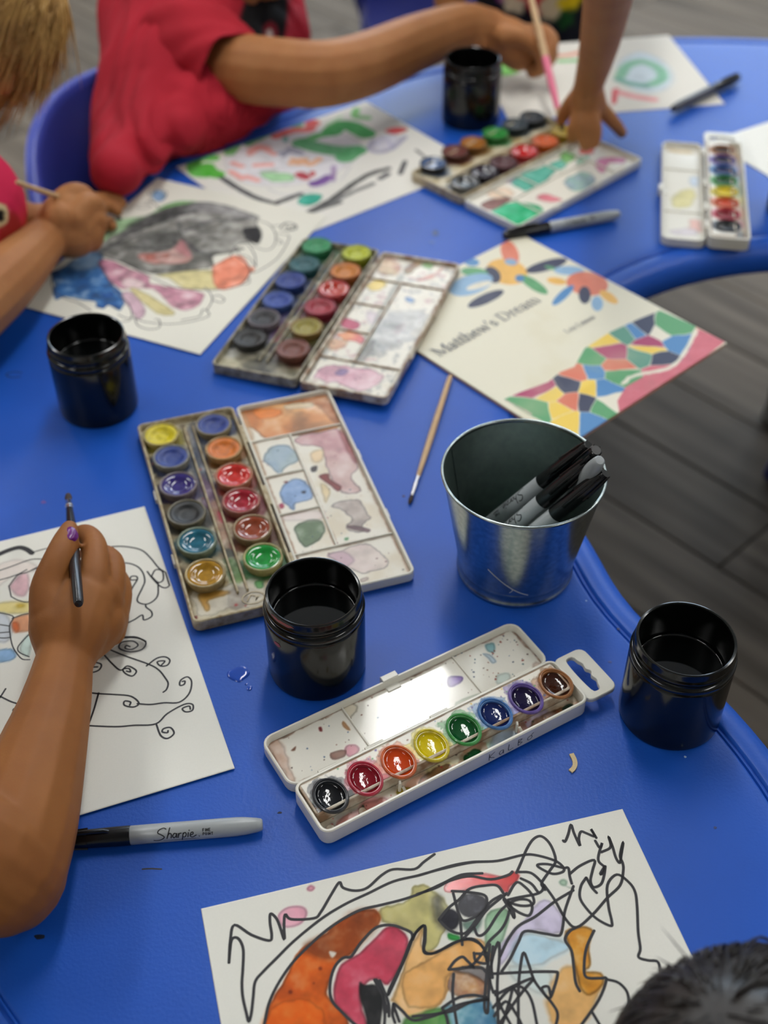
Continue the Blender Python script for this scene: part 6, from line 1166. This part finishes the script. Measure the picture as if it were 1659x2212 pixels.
def eyes(P, parent):
    for d in (.030, -.030):
        q = P(.0655, .004, d, .0105); b = MB(); n = 16
        b.lathe([(q[3] * math.sin(a) + 1e-6, -q[3] * math.cos(a)) for a in np.linspace(0, math.pi, 9)], 16); o = b.build('eye', M['eyewhite'], parent, loc=q[:3])
        q2 = P(.0655 + .0078, .001, d, .0046); b = MB(); b.lathe([(q2[3] * math.sin(a) + 1e-6, -q2[3] * math.cos(a)) for a in np.linspace(0, math.pi, 7)], 12); b.build('iris', M['hairbrown'], o, loc=tuple(np.array(q2[:3]) - np.array(q[:3])))
def hair(name, c, f, up, s, m, parent, n=420, length=(.09, .17), seed=1, fringe=0.02, flare=.012, rad=.0016, droop=1.0, front=0.35, cap=True, hug=None):
    """scalp cap plus locks that leave the crown, hug the skull and fall"""
    c = np.array(c, float); f = nrm(f); up = nrm(np.array(up) - f * np.dot(up, f)); l = np.cross(up, f); g = random.Random(seed); mb = MB()
    cc = c + s * .012 * up
    for i in range(n):
        th = math.acos(1 - g.random() * 1.02); ph = g.uniform(-math.pi, math.pi)
        if math.cos(ph) > front and th > 1.0: continue
        d = math.sin(th) * (math.cos(ph) * f + math.sin(ph) * l) + math.cos(th) * up; R = s * .083 + g.uniform(0, .005 if hug else .008)
        p = cc + d * R; tang = nrm(math.cos(th) * (math.cos(ph) * f + math.sin(ph) * l) - math.sin(th) * up + 1e-3 * l + np.array([g.uniform(-.13, .13) * (.6 if hug else 1) for _ in range(3)]))
        Lh = g.uniform(*length); st = Lh / 9; pts = [p]; v = tang
        for k in range(9):
            rel = p - cc; dist = np.linalg.norm(rel); out = rel / dist
            v = v + droop * .25 * np.array([0, 0, -1.0]) + np.array([g.uniform(-.035, .035) for _ in range(3)])
            if dist < s * .083 + .002: v = v - out * min(0, v @ out) + out * .05
            elif dist < s * .105 and k < 5: v = v - out * .12
            v = nrm(v); p = p + v * st
            rel = p - cc; dist = np.linalg.norm(rel)
            if dist < s * .0825: p = cc + rel / dist * s * .0825
            if hug and dist > s * hug and i % 10: p = cc + rel / dist * s * hug
            pts.append(p)
        w = rad * g.uniform(.6, 1.3); mb.tube(pts, (w, w * 1.1, w * .8, w * .15), 4)
    o = mb.build(name, m, parent, sharp=180)
    if cap:
        b = MB(); rr2 = s * .0835
        P = lambda a, q, d, r: (*(c + s * (a * f + q * up + d * l)), r * s)
        organic('scalp_hair', [[P(-.020, .017, 0, .0795), P(.006, .022, 0, .0775)], [P(-.03, -.02, .02, .062), P(-.03, -.02, -.02, .062)]], m, o, voxel=.005, smooth=3)
    return o
def seat_body(hip, chest, neck, sh, r=.085):
    """torso and shoulder limbs for clothing: hip/chest/neck points, shoulder points"""
    L = [[(*hip, r * 1.02), (*(np.array(hip) * .5 + np.array(chest) * .5), r * .97), (*chest, r)], [(*chest, r * .9), (*neck, r * .42)]]
    for s_ in sh: L.append([(*chest, r * .72), (*s_, .042)])
    return L

def legs(parent, root, hip, d, m, seated=False):
    hip = np.array(hip, float); d = nrm(np.array([d[0], d[1], 0.0])); l = np.array([-d[1], d[0], 0]); L = []
    for s_ in (-.052, .052):
        h = hip + l * s_; foot = FLOOR_Z + .026
        if seated:
            k = h + d * .20; L.append([(*h, .055), (*(h + d * .1), .052), (*k, .044)]); L.append([(*k, .044), (k[0], k[1], (k[2] + foot) / 2, .036), (k[0], k[1], foot, .026)]); e = k
        else: L.append([(*h, .062), (h[0], h[1], (h[2] + foot) * .5, .044), (h[0], h[1], foot, .028)]); e = h
        L.append([(e[0], e[1], foot, .025), (*(np.array([e[0], e[1], foot]) + d * .09), .022)])
    organic('trousers', shift(L, root), m, parent, voxel=.008, smooth=3)
M['denim'] = mat('dark_denim', (38, 46, 70), .85)
# --- the front child: right arm resting on the table, black brush pinched between thumb and finger
A = thing('person', 'child at the lower left, bare arm on the table, black brush in purple-nailed fingers', 'person', (-0.50, 0.33, FLOOR_Z))
def off(o): return tuple(-np.array(o.location))
aroot = np.array(A.location)
def shift(L, root): return [[(j[0] - root[0], j[1] - root[1], j[2] - root[2], j[3]) for j in l] for l in L]
arm = [[J(140, 1425, .037, .0200), J(118, 1530, .038, .0245), J(86, 1640, .040, .0300), J(48, 1770, .041, .0350), J(8, 1885, .0405, .0375)],
       [J(8, 1885, .0405, .0375), J(-90, 1830, .060, .038), (-.385, .425, .13, .040), (-.44, .40, .19, .046)]]
hand = [[J(142, 1425, .037, .0200), J(160, 1365, .041, .0250), J(180, 1310, .044, .0240)], [J(140, 1405, .037, .020), J(128, 1350, .043, .022), J(112, 1300, .050, .0165)], [J(155, 1390, .035, .021), J(205, 1350, .032, .021), J(225, 1320, .030, .017)], [J(165, 1380, .036, .021), J(190, 1320, .042, .022), J(212, 1290, .044, .017)],
        # thumb
        [J(112, 1320, .050, .0165), J(106, 1270, .058, .0135), J(124, 1214, .066, .0112), J(141, 1172, .067, .0098), J(150, 1143, .0665, .0068)],
        # index: knuckle, out to the middle joint, back to the brush
        [J(196, 1290, .050, .0145), J(204, 1235, .056, .0112), J(204, 1182, .054, .0098), J(188, 1157, .046, .0088), J(168, 1156, .040, .0072)],
        # middle, ring, little finger folded under
        [J(226, 1300, .040, .0140), J(240, 1250, .040, .0108), J(240, 1213, .035, .0096), J(214, 1196, .028, .0084), J(190, 1196, .026, .0070)],
        [J(240, 1330, .028, .0130), J(256, 1285, .025, .0104), J(252, 1252, .019, .0092), J(222, 1232, .015, .0080), J(200, 1236, .014, .0068)],
        [J(238, 1362, .018, .0120), J(252, 1328, .015, .0094), J(246, 1296, .0125, .0086), J(220, 1276, .0115, .0076), J(202, 1280, .0110, .0066)]]
hA, PA = head_limbs((-.46, .42, .46), (.55, .45, -.6), (.2, .2, 1), 1.0)
ab = organic('body', shift(arm + hand + hA + [[(-.49, .36, .33, .034), (-.475, .39, .40, .034)]], aroot), M['skin'], A, voxel=.0020, smooth=4)
b = MB(); c0 = U(146, 1154, .0745) - aroot; ax = nrm(U(150, 1144, .0665) - U(140, 1176, .067)); nz = nrm(np.array([-.25, -.35, .9]) - ax * np.dot([-.25, -.35, .9], ax)); sd_ = np.cross(ax, nz)
rings = []
for k, h in ((1.0, -.0030), (.98, .0002), (.8, .0010), (.4, .0014)):
    rings.append([tuple(c0 + ax * .0082 * k * math.cos(a) * (1 if math.cos(a) > 0 else .85) + sd_ * .0062 * k * math.sin(a) + nz * (h - .0020 * (k * math.sin(a)) ** 2)) for a in np.linspace(0, 2 * math.pi, 25)[:-1]])
b.loft(rings); nl = b.build('thumbnail', M['nail'], A); nl['label'] = 'purple painted thumbnail'
organic('t_shirt', shift([[(-.52, .30, -.14, .10), (-.52, .31, .06, .098), (-.50, .33, .22, .092)], [(-.50, .33, .22, .085), (-.49, .35, .31, .045)], [(-.50, .34, .22, .075), (-.44, .395, .20, .056), (-.415, .41, .16, .052)], [(-.50, .33, .22, .075), (-.56, .26, .18, .056)]], aroot), M['plain'], A, voxel=.006, smooth=4)
eyes(lambda *a: tuple(np.array(PA(*a)) - np.array([*aroot, 0])), A)
hair('hair', np.array((-.46, .42, .46)) - aroot, (.55, .45, -.6), (.2, .2, 1), 1.0, M['hairbrown'], A, n=260, seed=11)
brush('short black-handled paintbrush held in the front child\'s hand', tuple(U(170, 1305, .0815)), tuple(U(147, 1066, .0350)), hand='brushblack', r=.0044, tipl=.013, ferl=.015)

legs(A, aroot, (-.52, .30, -.16), (.6, .4), M['denim'], False)

# --- the blond child at the left edge
B = thing('person', 'blond child at the left edge in a pink flowered top, painting with a wooden brush', 'person', (-0.55, 1.12, FLOOR_Z))
broot = np.array(B.location)
bh = DP(-70, 8, 1.29); bf = nrm(.60 * RGT - .76 * UPV - .1 * FWD); bu = nrm(.76 * RGT + .60 * UPV)
armB = [[J(104, 510, .040, .0215), J(60, 556, .042, .0270), J(5, 610, .046, .0320), J(-90, 690, .052, .036)], [J(-90, 690, .052, .036), (-.515, 1.02, .10, .040), (-.53, 1.08, .17, .045)]]
handB = [[J(104, 510, .040, .0215), J(130, 488, .045, .0260), J(152, 468, .050, .0265)], [J(120, 500, .036, .024), J(160, 505, .036, .0250), J(182, 500, .036, .0200)],
         [J(132, 455, .058, .0190), J(150, 424, .068, .0130), J(176, 420, .068, .0110), J(196, 440, .058, .0095), J(206, 462, .046, .0080)],
         [J(165, 470, .056, .0160), J(186, 442, .064, .0115), J(206, 444, .058, .0102), J(213, 462, .046, .0090), J(208, 478, .036, .0080)],
         [J(175, 490, .046, .0150), J(200, 470, .050, .0108), J(212, 478, .044, .0098), J(210, 498, .034, .0088), J(198, 508, .028, .0078)],
         [J(172, 515, .034, .0145), J(196, 500, .034, .0104), J(206, 508, .030, .0094), J(202, 526, .023, .0084), J(188, 530, .020, .0074)],
         [J(128, 470, .058, .0170), J(150, 450, .056, .0120), J(185, 455, .046, .0100), J(208, 463, .040, .0080)]]
# other hand steadying the paper
handB2 = [[(-.47, 1.22, .04, .024), J(60, 478, .030, .0200), J(140, 462, .022, .0185), J(190, 452, .019, .0175)], [J(205, 440, .018, .0130), J(232, 431, .016, .0088), J(250, 433, .0125, .0078), J(261, 439, .0100, .0068)], [J(204, 447, .017, .0120), J(228, 444, .015, .0084), J(244, 448, .0115, .0075), J(253, 456, .0090, .0064)], [J(196, 464, .016, .0115), J(218, 474, .0130, .0082), J(234, 480, .0105, .0073), J(241, 488, .0090, .0062)]]
hB, PB = head_limbs(bh, bf, bu, 1.0)
organic('body', shift(armB + handB + handB2 + hB + [[tuple(bh - np.array([.05, .02, .08])) + (.034,), (-.50, 1.18, .13, .036)]], broot), M['skinlight'], B, voxel=.0019, smooth=4)
eyes(lambda *a: tuple(np.array(PB(*a)) - np.array([*broot, 0])), B)
def floral(co):
    n = len(co); c = np.ones((n, 3)) * np.array([205, 40, 80]) / 255.0; w = co + broot
    g = np.random.default_rng(5)
    t = np.clip((.082 - w[:, 2]) / .05, 0, 1)[:, None]; c = c * (1 - t) + np.array([190, 70, 24]) / 255.0 * t
    for k in range(150):
        p = w[g.integers(n)]; r = g.uniform(.008, .022); d = np.linalg.norm((w - p) * np.array([1, 1, .8]), axis=1); mm = np.clip((r - d) / .004, 0, 1)[:, None] * .8
        pal = [(226, 70, 120), (180, 24, 60), (232, 110, 130), (226, 180, 60), (150, 40, 30), (236, 140, 60)] if p[2] > .06 else [(206, 90, 30), (150, 44, 24), (180, 130, 40), (90, 30, 30), (226, 120, 40)]
        c = c * (1 - mm) + np.array(pal[g.integers(len(pal))]) / 255.0 * mm
    ry = nrm(DP(4, 466, 1.0) - EYE); rel = w - EYE; tt = rel @ ry; e = w[np.argmin(np.linalg.norm(rel - tt[:, None] * ry, axis=1) + .25 * tt)]; d = np.linalg.norm(w - e, axis=1)
    for r, q in ((.0125, (214, 196, 150)), (.0070, (24, 22, 24))):
        mm = np.clip((r - d) / .002, 0, 1)[:, None]; c = c * (1 - mm) + np.array(q) / 255.0 * mm
    return c
organic('flowered_top', shift([[(-.60, 1.16, -.20, .085), (-.552, 1.155, -.06, .078), JD(-104, 452, 1.25, .074)], [JD(-104, 452, 1.25, .066), (-.50, 1.16, .14, .055)], [(-.50, 1.14, .12, .060), (-.53, 1.085, .16, .058), (-.52, 1.04, .12, .050)]], broot), M['cloth'], B, voxel=.004, smooth=4, colorfn=floral)
hair('hair', bh - broot, bf, bu, 1.0, M['hairblond'], B, n=2600, length=(.05, .125), seed=4, front=2.0, rad=.0009, droop=.42)
brush('plain wooden paintbrush held in the blond child\'s hand over the grey painting', tuple(U(35, 393, .112)), tuple(U(263, 474, .0100)), r=.0029)

legs(B, broot, (-.60, 1.16, -.22), (1, -.1), M['denim'], False)

# --- the child in the red shirt
M['pinkgrip'] = mat('pink_brush_lacquer', (224, 110, 140), .4)
Cc = thing('person', 'child in a red T-shirt stretching an arm over a dark jar to dip a brush', 'person', (-0.30, 1.50, FLOOR_Z))
croot = np.array(Cc.location)
armC = [[JD(430, 116, 1.545, .034), JD(520, 146, 1.490, .0395), JD(610, 157, 1.465, .0390), JD(705, 160, 1.46, .0380), JD(800, 135, 1.50, .0370), JD(900, 92, 1.54, .0340), JD(1000, 58, 1.58, .0290), JD(1060, 62, 1.60, .0245)],
        [JD(1000, 62, 1.58, .026), JD(1020, 92, 1.595, .0235), JD(1020, 122, 1.61, .0200)]]
handC = [[JD(1060, 68, 1.60, .0240), JD(1100, 82, 1.60, .0250), JD(1135, 98, 1.60, .0230)], [JD(1080, 90, 1.60, .022), JD(1120, 118, 1.60, .0210)],
         [JD(1140, 80, 1.60, .0170), JD(1172, 72, 1.60, .0120), JD(1190, 90, 1.59, .0105), JD(1182, 118, 1.585, .0095), JD(1172, 135, 1.58, .0085)],
         [JD(1145, 100, 1.60, .0160), JD(1176, 98, 1.605, .0115), JD(1190, 116, 1.60, .0100), JD(1178, 140, 1.59, .0090)],
         [JD(1135, 118, 1.605, .0150), JD(1166, 120, 1.61, .0110), JD(1180, 136, 1.605, .0096), JD(1166, 150, 1.595, .0086)], [JD(1120, 128, 1.61, .0140), JD(1150, 138, 1.615, .0100), JD(1164, 150, 1.61, .0090), JD(1150, 156, 1.60, .0080)],
         [JD(1095, 80, 1.58, .0160), JD(1130, 82, 1.57, .0120), JD(1160, 105, 1.57, .0100), JD(1172, 128, 1.575, .0085)]]
ch = DP(530, -168, 1.55); cf = nrm(.75 * RGT - .6 * UPV); cu = nrm(.6 * RGT + .75 * UPV)
hC, PC = head_limbs(ch, cf, cu, 1.0)
organic('body', shift(armC + handC + hC + [[tuple(ch - np.array([.03, -.02, .06])) + (.036,), JD(430, 10, 1.57, .04)], [JD(640, 165, 1.66, .034), JD(700, 215, 1.68, .030), JD(740, 232, 1.67, .026)]], croot), M['skinlight'], Cc, voxel=.0026, smooth=3)
eyes(lambda *a: tuple(np.array(PC(*a)) - np.array([*croot, 0])), Cc)
_arm = DP(470, 205, 1.50)
def folds(co):
    w = co + croot; dx = w[:, 0] - _arm[0]; dz = w[:, 2] - _arm[2]; dy = w[:, 1] - _arm[1]
    rad = np.sqrt(dx ** 2 + dz ** 2 + dy ** 2) + 1e-4; ang = np.arctan2(dz - .6 * dy, dx)
    ph = 9 * ang + 26 * rad + 1.4 * np.sin(rad * 40 + ang * 3); k = np.clip(rad / .05, 0, 1) * np.clip((.17 - w[:, 2]) / .12, .25, 1)
    return .0058 * (np.abs(np.sin(ph)) ** .7 - .6) * k + .0014 * np.sin(ph * 2.3 + w[:, 1] * 70) * k
def shirtcol(co):
    n = len(co); w = co + croot; c = np.ones((n, 3)) * np.array([176, 36, 52]) / 255.0
    k = .5 + .5 * np.sin(w[:, 0] * 31 + 2 * np.sin(w[:, 2] * 23)) * np.sin(w[:, 1] * 27 + w[:, 2] * 19); c = c * (.93 + .1 * k[:, None])
    def at_(px, py, d, rx, rz, rgb):
        e = DP(px, py, d); dd = ((w[:, 0] - e[0]) / rx) ** 2 + ((w[:, 2] - e[2]) / rz) ** 2; return np.clip((1 - dd) / .25, 0, 1)[:, None] * (w[:, 1] > 1.485)[:, None], np.array(rgb) / 255.0
    for q in ((572, 30, 1.60, .030, .050, (18, 18, 20)), (583, 70, 1.60, .012, .020, (120, 28, 40)), (584, 74, 1.60, .005, .014, (206, 196, 186))):
        mm, rgb = at_(*q); c = c * (1 - mm) + rgb * mm
    return c
shirt = organic('red_t_shirt', shift([[(-.290, 1.52, -.24, .080), (-.290, 1.50, -.09, .074), JD(320, 330, 1.55, .070), JD(358, 225, 1.535, .080), JD(395, 110, 1.58, .096), JD(415, 20, 1.60, .098)],
        [J(252, 372, .036, .026), JD(278, 300, 1.505, .036), JD(300, 240, 1.53, .045), JD(300, 160, 1.56, .046), JD(300, 20, 1.60, .052)], [JD(420, 60, 1.60, .09), JD(450, -40, 1.60, .06)], [J(248, 372, .034, .026), JD(272, 270, 1.50, .040), JD(300, 170, 1.54, .050)], [J(306, 326, .036, .027), JD(330, 240, 1.495, .052), JD(370, 150, 1.54, .070)], [J(384, 284, .036, .028), JD(404, 225, 1.505, .050), JD(420, 150, 1.55, .070)], [J(468, 244, .036, .028), JD(480, 200, 1.545, .046), JD(480, 130, 1.58, .065)], [J(556, 204, .036, .026), JD(556, 170, 1.60, .040), JD(550, 110, 1.64, .050)],
        [JD(470, 60, 1.62, .085), JD(550, 60, 1.66, .07), JD(596, 80, 1.68, .046)], [JD(560, 160, 1.68, .055), JD(596, 196, 1.70, .034)], [JD(400, 250, 1.51, .064), JD(490, 215, 1.545, .056), JD(590, 215, 1.66, .034)], [JD(612, 55, 1.70, .034), JD(640, 92, 1.71, .016)], [JD(610, 0, 1.70, .030), JD(625, 40, 1.70, .026)]], croot), M['cloth'], Cc, voxel=.0040, smooth=3, disp=folds, colorfn=shirtcol)
# short sleeve: a loose open tube of cloth round the upper arm
def sleeve(name, pts, rads, parent, root, m, th=.0022, n=40, lip=None):
    P = spline(np.array(pts), per=6); rg2 = tube_rings(P, rads, n); b = MB(); out_ = []
    for i, r in enumerate(rg2):
        c_ = P[i]; t_ = i / (len(rg2) - 1); q = []
        for j, p in enumerate(r):
            p = np.array(p); d_ = p - c_; a_ = 2 * math.pi * j / n
            k_ = 1 + .05 * t_ * math.sin(a_ * 3 + t_ * 5) + .035 * math.sin(a_ * 7 + t_ * 16)
            if lip is not None: k_ += lip * t_ ** 2 * max(0, -nrm(d_)[2]) ** 3
            q.append(tuple(c_ + d_ * k_ - root))
        out_.append(q)
    inn_ = [[tuple(np.array(p) + (P[i] - root - np.array(p)) * (th / .05)) for p in r] for i, r in enumerate(out_)]
    b.loft(out_ + inn_[::-1], cap0=False, cap1=False); return b.build(name, m, parent, sharp=70)
sleeve('sleeve', [DP(392, 92, 1.535), DP(430, 112, 1.515), DP(470, 138, 1.50), DP(503, 160, 1.485)], (.064, .060, .055, .050), Cc, croot, M['shirt'], lip=.28)
hair('hair', ch - croot, cf, cu, 1.0, M['hairbrown'], Cc, n=260, seed=21, length=(.03, .05))
brush('paintbrush with pink band dipped into the yellow pan by the red-shirted child', tuple(DP(1146, -10, 1.585)), tuple(U(1216, 284, .0150)), r=.0046, tipl=.012, ferl=.022, band=(.56, 'pinkgrip'), ferm='wood')

legs(Cc, croot, (-.285, 1.515, -.215), (.7, -.7), M['denim'], True)

# --- the child at the far side in a dark flowered dress
D = thing('person', 'child in a dark flowered dress with one spread hand on the far paint box', 'person', (0.25, 1.95, FLOOR_Z))
droot = np.array(D.location)
armD = [[J(1322, -80, .30, .027), J(1314, -10, .245, .0245), J(1300, 70, .180, .0225), J(1284, 140, .118, .0195), J(1271, 185, .082, .0170)], [J(1322, -80, .30, .027), (.345, 1.93, .28, .040)]]
handD = [[J(1271, 185, .082, .0170), J(1268, 212, .064, .0200), J(1266, 236, .050, .0175)], [J(1273, 195, .076, .017), J(1284, 225, .054, .0150)],
         [J(1252, 208, .062, .0125), J(1232, 226, .048, .0098), J(1220, 244, .036, .0086), J(1213, 258, .026, .0074)],
         [J(1257, 234, .052, .0130), J(1261, 268, .042, .0102), J(1263, 292, .030, .0092), J(1265, 312, .0215, .0078)], [J(1271, 236, .052, .0130), J(1281, 268, .042, .0102), J(1284, 290, .032, .0092), J(1282, 308, .0235, .0078)],
         [J(1260, 238, .050, .0120), J(1244, 268, .038, .0096), J(1239, 286, .028, .0086), J(1238, 298, .0215, .0074)], [J(1285, 224, .054, .0125), J(1308, 246, .040, .0094), J(1328, 268, .026, .0082), J(1343, 287, .0120, .0070)]]
dh = np.array((.24, 1.88, .50)); hD, PD = head_limbs(dh, (-.1, -.75, -.55), (0, -.3, 1), 1.0)
organic('body', shift(armD + handD + hD + [[(.15, 1.95, .25, .036), (.115, 1.93, .10, .029), (.10, 1.90, -.02, .024), (.13, 1.84, -.10, .020)], [(.13, 1.84, -.10, .020), (.145, 1.81, -.14, .022)], [(.245, 1.93, .33, .036), (.245, 1.92, .42, .036)]], droot), M['skinlight'], D, voxel=.0028, smooth=3)
eyes(lambda *a: tuple(np.array(PD(*a)) - np.array([*droot, 0])), D)
def dress(co):
    n = len(co); w = co + droot; c = np.ones((n, 3)) * np.array([18, 19, 30]) / 255.0; q = []
    for px, py, d, r, rgb in ((1085, 12, 1.83, .018, (120, 40, 120)), (1112, 20, 1.83, .022, (206, 190, 160)), (1172, 10, 1.83, .026, (190, 40, 50)), (1196, 30, 1.83, .024, (206, 186, 150)), (1240, 10, 1.83, .024, (222, 190, 20)), (1236, 72, 1.83, .024, (24, 72, 30)), (1130, -50, 1.84, .03, (200, 60, 70)), (1220, -60, 1.84, .03, (206, 190, 160)), (1060, 60, 1.84, .016, (40, 90, 50))):
        p = DP(px, py, d); dd = np.linalg.norm((w - p) * np.array([1, .3, 1]), axis=1) + .003 * np.sin(w[:, 0] * 300) * np.cos(w[:, 2] * 260); mm = np.clip((r - dd) / .005, 0, 1)[:, None]; c = c * (1 - mm) + np.array(rgb) / 255.0 * mm
    return c
organic('dark_dress', shift([[(.235, 1.96, -.22, .10), (.235, 1.945, .0, .092), (.235, 1.94, .16, .092), (.24, 1.94, .28, .075)], [(.24, 1.94, .25, .07), (.335, 1.935, .25, .052)], [(.24, 1.94, .25, .07), (.145, 1.95, .25, .052)]], droot), M['cloth'], D, voxel=.005, smooth=4, colorfn=dress)
hair('hair', dh - droot, (-.1, -.75, -.55), (0, -.3, 1), 1.0, M['hairbrown'], D, n=260, seed=31)

legs(D, droot, (.235, 1.96, -.24), (0, -1), M['denim'], False)

# --- dark-haired head leaning in at the lower right
E_ = thing('person', 'dark-haired head leaning in over the front painting at the lower right corner', 'person', (0.44, 0.02, FLOOR_Z))
eroot = np.array(E_.location); eh = DP(1662, 2440, .585); ef = (-.72, .50, -.45); eu = (-.30, .20, .9)
hE, PE = head_limbs(eh, ef, eu, .86)
organic('body', shift(hE + [[tuple(eh + np.array([.05, -.03, -.005])) + (.032,), (.33, .10, .10, .036)], [(.33, .10, .10, .04), (.40, .06, .07, .045)]], eroot), M['skin'], E_, voxel=.0035, smooth=5)
organic('t_shirt', shift([[(.46, -.02, -.22, .10), (.45, -.01, -.06, .095), (.40, .04, .09, .075)], [(.40, .04, .09, .07), (.37, -.05, .07, .05)], [(.40, .04, .09, .07), (.46, .12, .08, .05)]], eroot), M['plain'], E_, voxel=.006, smooth=4)
hair('hair', eh - eroot, ef, eu, .86, M['hairblack'], E_, n=2200, length=(.05, .10), seed=41, front=2.0, rad=.0007, droop=.05, hug=.0885)
legs(E_, eroot, (.46, -.02, -.24), (-.6, .6), M['denim'])
